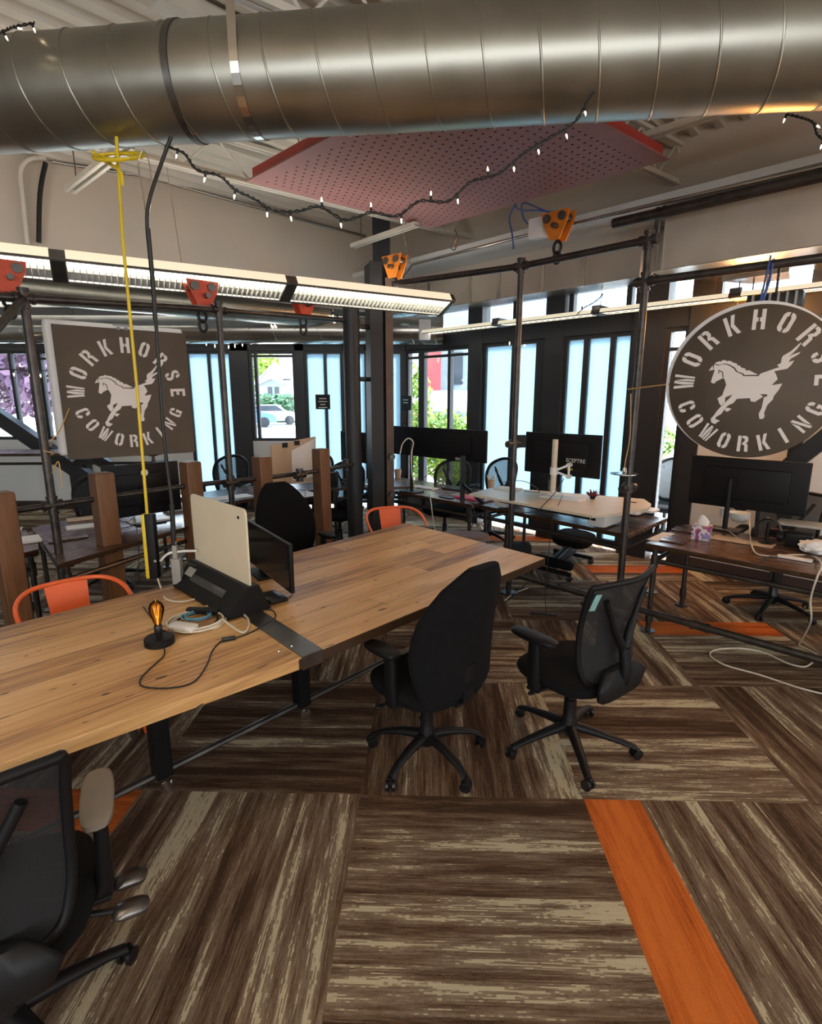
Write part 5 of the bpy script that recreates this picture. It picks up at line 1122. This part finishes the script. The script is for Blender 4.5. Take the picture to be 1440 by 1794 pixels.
# tan board with clips
tp = W(515, 868, .75); t = thing('pin_board', 'tan board with black clips leaning up behind the timber posts', 'board', tp)
bp_ = [PL(475, 780, tp, B), PL(553, 765, tp, B), PL(553, 845, tp, B), PL(479, 850, tp, B)]
mb = MB(); mb.loft([bp_, [p+A*-.02 for p in bp_]]); mb.build('board_panel', m_tan, t, 0)
for px, py in ((499, 780), (520, 776)):
    c_ = PL(px, py, tp+A*.006, B); mb = MB(); mb.bar(c_-B*.03, c_+B*.03, .02, .05); mb.build('binder_clip', m_blk, t, 0)
mb = MB(); bq = [PL(510, 790, tp+A*.004, B), PL(551, 768, tp+A*.004, B), PL(551, 835, tp+A*.004, B), PL(512, 842, tp+A*.004, B)]; mb.loft([bq, [p+A*.004 for p in bq]]); mb.build('paper_sheet', m_paper, t, 0)
# ---------------------------------------------------------------- things on the wooden table
def T0(px, py, dz=0): return W(px, py, TZ+dz)
P0w = W(438, 1044, .83)
wd_ = A.copy()
wb = thing('whiteboard', 'cream white board with rounded corners on a black wedge base, on the table', 'whiteboard', (P0w.x, P0w.y, TZ))
q1_, q2_, q3_, q4_ = [PL(*q, P0w, wd_) for q in ((337, 858), (433, 900), (440, 1040), (345, 983))]
n_ = wd_.cross(UP)
Wd, Hh = (q3_-q4_).dot(wd_), ((q1_.z-q4_.z)+(q2_.z-q3_.z))/2
cx_ = (q1_+q2_+q3_+q4_)/4; Mw = Matrix((wd_, UP, n_)).transposed().to_4x4(); Mw.translation = cx_
def rrect(w_, h_, r, n=6):
    out = []
    for sx, sy, a0 in ((1, 1, 0), (-1, 1, 90), (-1, -1, 180), (1, -1, 270)):
        for k in range(n+1): a = R(a0+90*k/n); out.append((sx*(w_/2-r)+r*math.cos(a), sy*(h_/2-r)+r*math.sin(a)))
    return out
mb = MB(); mb.prism(rrect(Wd, Hh, .03), .010, Mw); mb.build('board_panel', m_cream, wb, 30)
mb = MB(); mb.lathe([(.008, 0), (.008, .003)], Mw @ T(Wd/2-.07, Hh/2-.05, .010), 12); mb.build('camera_dot', m_plas, wb)
zb0 = TZ+.003-cx_.z; zb1 = -Hh/2+.03
mb = MB(); prof = [(-.09, zb0), (.14, zb0), (.14, zb0+.02), (.03, zb1), (-.03, zb1)]
def wedge(x0, x1, k): return [Mw @ Vector((x0 if i == 0 else x1, y, z)) for i in (0,) for z, y in prof]
V = [[Mw @ Vector((x, y, z)) for z, y in prof] for x in (-Wd/2-.02, Wd/2+.02)]
mb.loft(V); mb.build('wedge_base', m_plas, wb, 20)
mb = MB(); sl = (Vector((0, zb1-zb0-.02, -.14))).normalized(); c_ = Vector((0, (zb0+.02+zb1)/2, .10)); ang = math.degrees(math.atan2(.11, zb1-zb0-.02))
mb.box((0, 0, .002), (Wd*.62, .04, .004), Mw @ T(0, c_.y, .0865) @ RX(-ang), .002); mb.build('metal_slot', m_steel, wb); mb = MB(); mb.box((-Wd*.38, .02, .003), (.09, .05, .002), Mw @ T(0, c_.y, .0865) @ RX(-ang)); mb.build('sticker', m_grey, wb, 0)
md = Vector((.56, -.83, 0)).normalized(); MP = W(519, 1044, .80)
monitor('black desktop monitor standing behind the cream board on the table', MP, md, (400, 890), (515, 1040), 'flat', zdesk=TZ, near=True, group='monitors', name='monitor')
# clear tray
mb = MB(); mb.box((0, 0, 0), (.16, .10, .02), T(*T0(478, 1046, .012)) @ RZ(-50), .006); pset(mb.build('phone_cradle', m_plas2, None), 'glossy black cradle at the foot of the table monitor', 'cradle')
# edison bulb lamp
lp_ = T0(280, 1128); t = thing('edison_lamp', 'small black table lamp with a bare amber filament bulb', 'lamp', lp_)
M = T(*lp_); mb = MB(); mb.lathe([(.058, 0), (.062, .003), (.062, .030), (.058, .034), (.012, .035), (.012, .048)], M, 40); mb.build('round_base', m_plas, t, 40)
mb = MB(); mb.lathe([(.016, .046), (.017, .050), (.017, .085), (.014, .09)], M, 20); mb.tube([(lp_.x+.016, lp_.y-.01, TZ+.07), (lp_.x+.04, lp_.y-.02, TZ+.068)], .004, 6); mb.build('socket', m_plas2, t)
mb = MB(); mb.lathe([(.013, .088), (.016, .10), (.024, .125), (.031, .15), (.031, .170), (.024, .188), (.010, .198), (.004, .203), (.001, .208)], M, 28); mb.build('glass_bulb', m_amber, t, 80)
mb = MB()
for k in range(6): a = k*math.pi/3; mb.tube([lp_+Vector((.006*math.cos(a), .006*math.sin(a), .12)), lp_+Vector((.013*math.cos(a+.3), .013*math.sin(a+.3), .178))], .0009, 4)
mb.tube([lp_+Vector((0, 0, .09)), lp_+Vector((0, 0, .13))], .004, 8); mb.build('filament', m_fil, t)
def cable(name, label, pts, r, m, n=8, dz=None, group=None, cat='cable', parent=None):
    mb = MB(); mb.tube(catmull([T0(p[0], p[1], r+.001+(p[2] if len(p) > 2 else 0)) if not isinstance(p, Vector) else p for p in pts], n), r, 8)
    if parent: return mb.build(name, m, parent, 60)
    return pset(mb.build(name, m, None, 60), label, cat, group)
t_c = thing('lamp_cord', 'black lamp cord looping over the table with an inline switch', 'cord', T0(400, 1121))
mb = MB(); mb.tube(catmull([T0(*q, .004) for q in ((288, 1137), (286, 1150), (262, 1172), (246, 1190), (252, 1203), (300, 1205), (340, 1194), (362, 1165), (372, 1140), (388, 1123), (400, 1121), (430, 1112), (462, 1096), (482, 1082), (478, 1070), (458, 1068), (440, 1071))], 8), .0032, 6); mb.build('cord', m_cord, t_c)
mb = MB(); a_, b_ = T0(388, 1121, .008), T0(413, 1117, .008); mb.bar(a_, b_, .022, .016, .005); mb.build('inline_switch', m_plas2, t_c)
# coil of white cable
def coil(name, label, c, r, n, rr, m, asp=1.0, tail=None, seed=1, cat='cable', group=None):
    rn = random.Random(seed); P = []
    for k in range(n*18+1):
        a = 2*math.pi*k/18; q = r*(1+.05*math.sin(a*.37+seed)); P.append(Vector((c.x+q*math.cos(a)+.012*math.sin(a*.5), c.y+q*asp*math.sin(a), c.z+rr+rr*2*(k/18)*.7)))
    if tail: P += [Vector(p) for p in catmull([P[-1]]+tail, 6)[1:]]
    mb = MB(); mb.tube(P, rr, 7); return pset(mb.build(name, m, None, 60), label, cat, group)
coil('white_cable', 'thick white cable coiled on the table beside the filament lamp', T0(345, 1092), .125, 2, .0055, m_wcord, 1.0, [T0(425, 1108, .01), T0(436, 1090, .008), T0(425, 1075, .008), T0(398, 1064, .01), T0(360, 1062, .012)])
coil('black_cable', 'thin black cable coiled inside the white one on the table', T0(342, 1090), .105, 2, .003, m_cord, 1, seed=3)
coil('blue_cable', 'light blue cable coiled small in the middle of the white coil', T0(345, 1082, .006), .062, 3, .0035, m_blue, .9, seed=2)
mb = MB(); mb.bar(T0(302, 1095, .022), T0(342, 1101, .022), .05, .028, .006); pset(mb.build('power_adapter', m_wht, None), 'white power adapter lying in the cable coil', 'power adapter')
mb = MB(); mb.bar(T0(328, 1068, .022), T0(384, 1070, .022), .035, .022, .006); pset(mb.build('power_adapter', m_plas, None), 'black power adapter lying on top of the cable coil', 'power adapter')
cable('power_cord', 'white cord running from the hanging power strip onto the table', [D(276, 1013, yb.y), D(284, 1035, yb.y-.02), (292, 1050), (320, 1054), (360, 1046), (385, 1056), (396, 1076), (388, 1095), (370, 1102)], .005, m_wcord, parent=t_strip)
cable('power_cord', 'black cord curving from the power strip down to the lamp', [D(254, 983, yb.y), D(243, 990, yb.y), D(236, 1015, yb.y), D(240, 1045, yb.y-.08), T0(262, 1078, .02), T0(268, 1084, .01)], .004, m_cord, parent=t_strip)
cable('power_cord', 'black cord plugged into the beige hanging socket', [D(322, 987, Yb), D(340, 990, Yb), D(358, 1005, Yb-.04), D(372, 1030, Yb-.12), T0(392, 1068, .03), T0(396, 1080, .01)], .0045, m_cord, parent=t_sock)
cable('power_cord', 'thick white cord arching from the power strip to behind the board', [D(281, 983, Yb-.05), D(295, 970, Yb), D(318, 966, Yb), D(345, 965, Yb+.02)], .007, m_wht, parent=t_strip)
cable('mouse_cord', 'thin black cord on the table behind the monitor foot', [(465, 1052), (485, 1052), (503, 1048), (512, 1042)], .0025, m_cord)
# ---------------------------------------------------------------- things on the right desks
DZ = .72
def RD(px, py, dz=0): return W(px, py, DZ+dz)
# tissue box
p = RD(1228, 944); t = thing('tissue_box', 'white and purple tissue box with a tissue standing out of it', 'tissue box', p, -38); M = XF[t.name]
mb = MB(); mb.box((0, 0, .055), (.125, .125, .11), M, .006)
def tissue_mat():
    m, tt_, pp = nt('tissue_box_print'); co = N(tt_, 'ShaderNodeTexCoord'); v = N(tt_, 'ShaderNodeTexNoise', i_Scale=16, i_Detail=1); tt_.links.new(co.outputs['Object'], v.inputs['Vector'])
    tt_.links.new(ramp(tt_, v.outputs['Fac'], [(0, (.30, .05, .20)), (.43, (.30, .05, .20)), (.45, (.62, .60, .55)), (.56, (.66, .64, .60)), (.58, (.28, .20, .42))], 'CONSTANT'), pp.inputs['Base Color']); pp.inputs['Roughness'].default_value = .6; return m
mb.build('box_body', tissue_mat(), t, 30)
mb = MB(); mb.loft([ring(0, 0, .108, .035, .012, 14, 2, M), ring(.004, 0, .14, .045, .02, 14, 2, M), ring(.0, .004, .165, .03, .016, 14, 2, M), ring(-.006, 0, .19, .012, .008, 14, 2, M)]); mb.build('tissue', m_paper, t, 60)
for lab, px, py in (('slatted brown trivet nearer the front on the right desk', 1182, 946), ('slatted brown trivet behind the other, on the right desk', 1200, 928)):
    c_ = RD(px, py, .006); t = thing('wood_trivet', lab, 'trivet', c_, 0, 'brown trivets'); M = T(*c_) @ RZ(-42)
    for k in range(2): mb = MB(); mb.box((0, -.05+.10*k, .0), (.17, .085, .010), M, .002); mb.build('slat', m_dark, t, 0)
mb = MB(); mb.box((0, 0, 0), (.34, .09, .001), T(*RD(1158, 940, .003)) @ RZ(45), 0); pset(mb.build('paper_sheet', m_paper, None, 0), 'long pale sheet along the left end of the right desk', 'paper')
# headphones
c_ = RD(1342, 953); t = thing('headphones', 'black headphones on a small stand on the right desk', 'headphones', c_)
mb = MB(); mb.tube([c_+A*(.085*math.cos(a))+UP*(.095+.10*math.sin(a)) for a in [k*math.pi/16 for k in range(17)]], .009, 8); mb.build('headband', m_plas2, t)
for s in (-1, 1): mb = MB(); mb.lathe([(.02, -.02), (.04, -.015), (.042, 0), (.035, .02)], T(*(c_+A*(.082*s)+UP*.075)) @ RZ(-45) @ RY(90*s), 18); mb.build('ear_cup', m_plas, t)
mb = MB(); mb.lathe([(.05, 0), (.05, .012), (.012, .02), (.012, .17)], T(*c_), 18); mb.build('stand', m_plas, t)
for name, label, px, py, d, m, cat, rz in (('speaker_bar', 'black bar with a white label behind the headphones', 1382, 935, (.26, .06, .05), m_plas, 'speaker', -42), ('note_pad', 'pale note pad lying at the front of the right desk', 1392, 978, (.20, .06, .012), m_paper, 'note pad', -44), ('desk_mat', 'orange brown mat on the right desk', 1300, 948, (.42, .16, .004), m_tan, 'mat', -44), ('laptop', 'thin grey laptop lying on things at the right edge of the desk', 1405, 918, (.30, .2, .018), m_grey, 'laptop', -40), ('black_box', 'black box below the grey laptop at the right edge', 1400, 945, (.16, .12, .10), m_plas, 'box', -40)):
    dz = d[2]/2+(.003 if name != 'laptop' else .15); mb = MB(); q = RD(px, py, dz) if name != 'laptop' else W(px, py, DZ+.165); mb.box((0, 0, 0), d, T(*q) @ RZ(rz), .004); pset(mb.build(name, m, None), label, cat)
mb = MB(); rn = random.Random(4); q = RD(1428, 958, .05)
mb.bm.free(); mb.bm = bmesh.new(); bmesh.ops.create_icosphere(mb.bm, subdivisions=3, radius=1)
for v in mb.bm.verts: v.co = Vector((v.co.x*.10, v.co.y*.08, v.co.z*.05))*(1+.35*mnoise.noise(v.co*3.1))+q
pset(mb.build('plastic_bag', m_paper, None, 60), 'crumpled clear plastic bag at the right edge of the desk', 'bag')
mb = MB(); mb.lathe([(.035, 0), (.04, .08), (.037, .08), (.032, .005)], T(*RD(1268, 905)), 18); pset(mb.build('white_mug', m_wht, None), 'white mug behind the tissue box', 'mug')
mb = MB(); mb.lathe([(.005, 0), (.05, .01), (.085, .05), (.088, .09), (.083, .09), (.045, .015)], T(*RD(1293, 915)), 24); pset(mb.build('bowl', m_wht, None), 'pale bowl under the wide monitor on the right desk', 'bowl')
def rc(label, pts, r, m, name='desk_cable'):
    mb = MB(); mb.tube(catmull(pts, 8), r, 6); pset(mb.build(name, m, None, 60), label, 'cable', 'desk cables')
rc('white cable drooping off the front of the right desk to the floor', [RD(1313, 905, .02), RD(1318, 960, .01), RD(1345, 974, .01), RD(1390, 972, .006), W(1425, 975, .72), D(1440, 990, 3.1), D(1432, 1010, 3.05), D(1420, 1050, 3.1), D(1420, 1090, 3.2), W(1400, 1128, .01)], .006, m_wcord)
rc('pale cable looping on the carpet under the right desk', [W(1400, 1130, .008), W(1425, 1143, .008), W(1450, 1160, .008)], .005, m_wcord)
rc('long white cable looping over the carpet at the right', [W(1460, 1220, .008), W(1400, 1205, .008), W(1330, 1182, .008), W(1270, 1165, .008), W(1244, 1148, .008), W(1256, 1138, .008), W(1300, 1136, .008), W(1340, 1144, .008), W(1380, 1162, .008), W(1410, 1168, .008), W(1426, 1158, .008)], .006, m_wcord)
rc('thin cable across the tissue box side of the right desk', [RD(1250, 925, .01), RD(1275, 930, .01), RD(1296, 945, .01), RD(1320, 955, .01)], .004, m_wcord)
rc('black cable looping in front of the right desk', [RD(1330, 985, .005), RD(1350, 975, .01), RD(1400, 976, .01), RD(1435, 985, .006)], .004, m_cord)
rc('white cord on the carpet behind the padded chair', [W(884, 1052, .006), W(900, 1040, .006), W(925, 1030, .006)], .005, m_wcord)
rc('black cord on the carpet below the table end', [W(880, 1060, .006), W(905, 1040, .006), W(915, 1028, .006), W(925, 1020, .1)], .004, m_cord)
rc('thin dark cord hanging from the white platform', [W(985, 868, .93), D(978, 885, 4.6), D(968, 905, 4.45), D(962, 960, 4.45), D(955, 1040, 4.4), W(958, 1078, .01)], .003, m_cord)
rc('black cable from the monitor clamp down over the platform', [PL(988, 838, MPL, A), D(975, 860, 4.6), W(952, 885, .91), D(940, 895, 4.5), D(905, 900, 4.6)], .004, m_cord)
rc('black cable arching over the left of the white platform', [W(918, 860, .90), W(945, 862, .99), D(930, 848, 5.0), D(908, 842, 5.1), W(880, 845, .92)], .004, m_cord)
mb = MB(); mb.box((0, 0, 0), (.22, .03, .012), T(*W(952, 1076, .006)) @ RZ(-10), .003); pset(mb.build('power_strip', m_plas, None), 'black power strip on the carpet by the mesh chair', 'power strip')
p = W(1172, 1130, 0)
# white platform items
t = thing('succulent', 'small dark red succulent on the white platform', 'plant', W(1038, 874, ZQ)); q = Vector(t.location)
mb = MB(); rn = random.Random(2)
for k in range(26):
    a = rn.uniform(0, 6.28); e_ = rn.uniform(.2, 1.2); d_ = Vector((math.cos(a)*math.cos(e_), math.sin(a)*math.cos(e_), math.sin(e_))); mb.tube([q+UP*.02, q+UP*.02+d_*.035, q+UP*.02+d_*.075], [.006, .008, .001], 5)
mb.build('leaves', m_succ, t); mb = MB(); mb.lathe([(.02, 0), (.032, .035), (.028, .035), (.0, .03)], T(*q), 14); mb.build('pot', m_plas, t)
mb = MB(); mb.prism(rrect(.34, .24, .03), .018, T(*W(1095, 895, .735)) @ RZ(-45)); pset(mb.build('closed_laptop', m_wht, None), 'white closed laptop beside the platform on the dark desk', 'laptop')
mb = MB(); mb.prism(rrect(.30, .20, .03), .018, T(*W(1122, 893, .755)) @ RZ(-45)); pset(mb.build('closed_laptop', m_wht, None), 'white tablet lying on the closed laptop at the desk end', 'tablet')
mb = MB(); mb.prism(rrect(.40, .15, .01), .012, T(*W(985, 873, ZQ+.001)) @ RZ(-42)); pset(mb.build('keyboard', m_wht, None), 'white keyboard on the pale platform behind the pole', 'keyboard')
mb = MB(); mb.prism(rrect(.25, .18, .01), .010, T(*W(890, 857, ZQ+.001)) @ RZ(-42)); pset(mb.build('paper_stack', m_paper, None), 'stack of pale papers at the left end of the white platform', 'papers')
mb = MB(); mb.lathe([(.03, 0), (.035, .10), (.033, .10), (.028, .004)], T(*W(965, 858, ZQ+.001)), 16); pset(mb.build('drinking_glass', m_glass, None), 'clear glass behind the pale pole on the platform', 'glass')
# rear desk items
p = W(860, 860, .745); t = thing('pencil_cup', 'brown cup of pencils at the left end of the white platform', 'pencil cup', p); mb = MB(); mb.lathe([(.036, 0), (.04, .13), (.036, .13), (.033, .01)], T(*p), 18); mb.build('cup', m_tan, t)
rn = random.Random(9)
for k in range(9): mb = MB(); a = rn.uniform(0, 6.28); mb.tube([p+UP*.02, p+UP*rn.uniform(.16, .21)+Vector((.05*math.cos(a), .05*math.sin(a), 0))], .003, 5); mb.build('pencil', m_yel if k % 3 else m_maple, t)
def small(name, label, px, py, z, d, m, cat, rz=-45, bev=.004, group=None):
    mb = MB(); q = W(px, py, z); mb.box((0, 0, 0), d, T(q.x, q.y, z+d[2]/2+.001) @ RZ(rz), min(bev, d[2]*.4)); return pset(mb.build(name, m, None), label, cat, group)
small('pink_book', 'bright pink book on the reddish desk', 822, 873, .74, (.28, .17, .02), m_pinkb, 'book')
small('phone', 'dark phone lying left of the pink book', 782, 872, .74, (.16, .08, .01), m_plas2, 'phone')
small('tablet', 'dark tablet in front of the long monitor stand', 800, 857, .74, (.30, .20, .012), m_plas2, 'tablet')
small('keyboard', 'pale keyboard on the desk behind the steel column', 745, 855, .74, (.34, .12, .012), m_paper, 'keyboard')
small('papers', 'glossy papers beside the phone on the reddish desk', 806, 868, .74, (.22, .14, .004), m_grey, 'papers')
mb = MB(); mb.lathe([(.035, 0), (.05, .12), (.045, .12), (.03, .01)], T(*W(697, 838, .74)), 16); pset(mb.build('tan_cup', m_tan, None), 'tan cup just right of the steel column on the rear desk', 'cup')
rc('grey cable arching from the rear desk behind the steel column', [D(728, 855, 5.6), D(722, 830, 5.6), D(721, 795, 5.6), D(724, 775, 5.6), D(715, 768, 5.6), D(705, 778, 5.6), D(701, 795, 5.6)], .007, m_wcord)
rc('thin black cable curving over the rear desk', [W(700, 870, .75), D(725, 848, 5.6), D(745, 835, 5.6), D(765, 820, 5.6), D(778, 815, 5.6), D(792, 826, 5.6)], .004, m_cord)
rc('grey cable hanging down in front of the rear desk', [W(752, 862, .75), D(755, 880, 5.3), D(758, 905, 5.3), D(762, 930, 5.3)], .006, m_wcord)
rc('dark cord hanging from the reddish desk toward the floor', [W(825, 880, .75), D(830, 895, 5.1), D(829, 915, 5.1), D(820, 935, 5.1)], .004, m_cord)
# left desk items
small('notebook', 'brown notebook on the left desk beside the first pipe post', 118, 944, .74, (.26, .16, .012), m_dark, 'notebook', 40)
small('white_paper', 'white paper on the left desk beside the timber post', 150, 922, .74, (.28, .18, .004), m_paper, 'paper', 35)
small('tan_folder', 'tan folder behind the white paper on the left desk', 145, 910, .74, (.24, .14, .012), m_tan, 'folder', 35)
small('white_paper', 'white papers at the front of the low left desk', 32, 950, .74, (.28, .2, .02), m_paper, 'paper', 40)
small('white_paper', 'white sheet at the back of the low left desk', 10, 930, .74, (.22, .16, .004), m_paper, 'paper', 30)
small('white_laptop', 'thin white laptop on the left desk under the yellow cable', 260, 912, .74, (.32, .22, .015), m_wht, 'laptop', 40)
small('paper_tray', 'pale paper tray at the right end of the left desk', 312, 893, .74, (.24, .18, .05), m_paper, 'tray', 40)
small('papers', 'spread white papers on the desk right of the mesh chair', 400, 872, .74, (.5, .22, .004), m_paper, 'papers', 40)
small('papers', 'white sheets and cables on the desk before the tan board', 520, 868, .74, (.45, .35, .006), m_paper, 'papers', 40)
small('speaker', 'small black speaker behind the last timber post', 585, 852, .76, (.10, .10, .17), m_plas, 'speaker', 0)
small('keyboard', 'pale keyboard right of the round pipe column', 636, 850, .76, (.34, .12, .012), m_wht, 'keyboard', 0)
rc('black cable curling on the left desk behind the timber post', [W(205, 908, .75), W(222, 915, .75), W(236, 905, .77), W(228, 922, .75), W(205, 926, .75)], .004, m_cord)
rc('thin black cord hanging in front of the left desk', [W(235, 905, .78), D(240, 930, 3.9), D(243, 970, 3.9), D(244, 1020, 3.9)], .003, m_cord)
rc('black cables coiled on the papers before the tan board', [W(512, 866, .76), W(522, 858, .76), W(535, 862, .76), W(530, 872, .76), W(515, 870, .76), W(520, 862, .77)], .004, m_cord)
# beyond the right glass: patio table with plants
p = PL(1178, 800, WC+B*1.9, A); t = thing('patio_table', 'sunlit table outside the glass left of the round sign', 'table', (p.x, p.y, -.11)); zt_ = .80
mb = MB(); mb.box((p.x+.2, p.y, zt_), (1.7, 1.0, .03)); mb.build('tabletop', m_maple, t)
for sx in (-.6, 1.0):
    for sy in (-.42, .42): mb = MB(); mb.box((p.x+sx, p.y+sy, .34), (.05, .05, .9)); mb.build('leg', m_plas, t, 0)
q = PL(1162, 762, WC+B*2.2, A); t = thing('potted_plant', 'bright green plant outside the glass left of the round sign', 'plant', (q.x, q.y, zt_+.015)); leaves(260, (q.x, q.y, zt_+.38), (.20, .2, .22), .05, 22).build('foliage', m_leaf, t, 0); mb = MB(); mb.lathe([(.06, 0), (.09, .16), (.085, .16), (.0, .14)], T(q.x, q.y, zt_+.015), 16); mb.build('pot', m_tan, t)
q = PL(1190, 790, WC+B*1.8, A); mb = MB(); mb.box((0, 0, 0), (.4, .28, .01), T(q.x, q.y, zt_+.022), 0); pset(mb.build('papers', m_paper, None, 0), 'sunlit papers on the table outside the glass', 'papers')
q = PL(1186, 775, WC+B*2.2, A); mb = MB(); mb.ball(Vector((q.x, q.y, zt_+.075)), .06, None, 16); pset(mb.build('glass_ball', m_plas2, None), 'small dark round jar on the table outside the glass', 'jar')
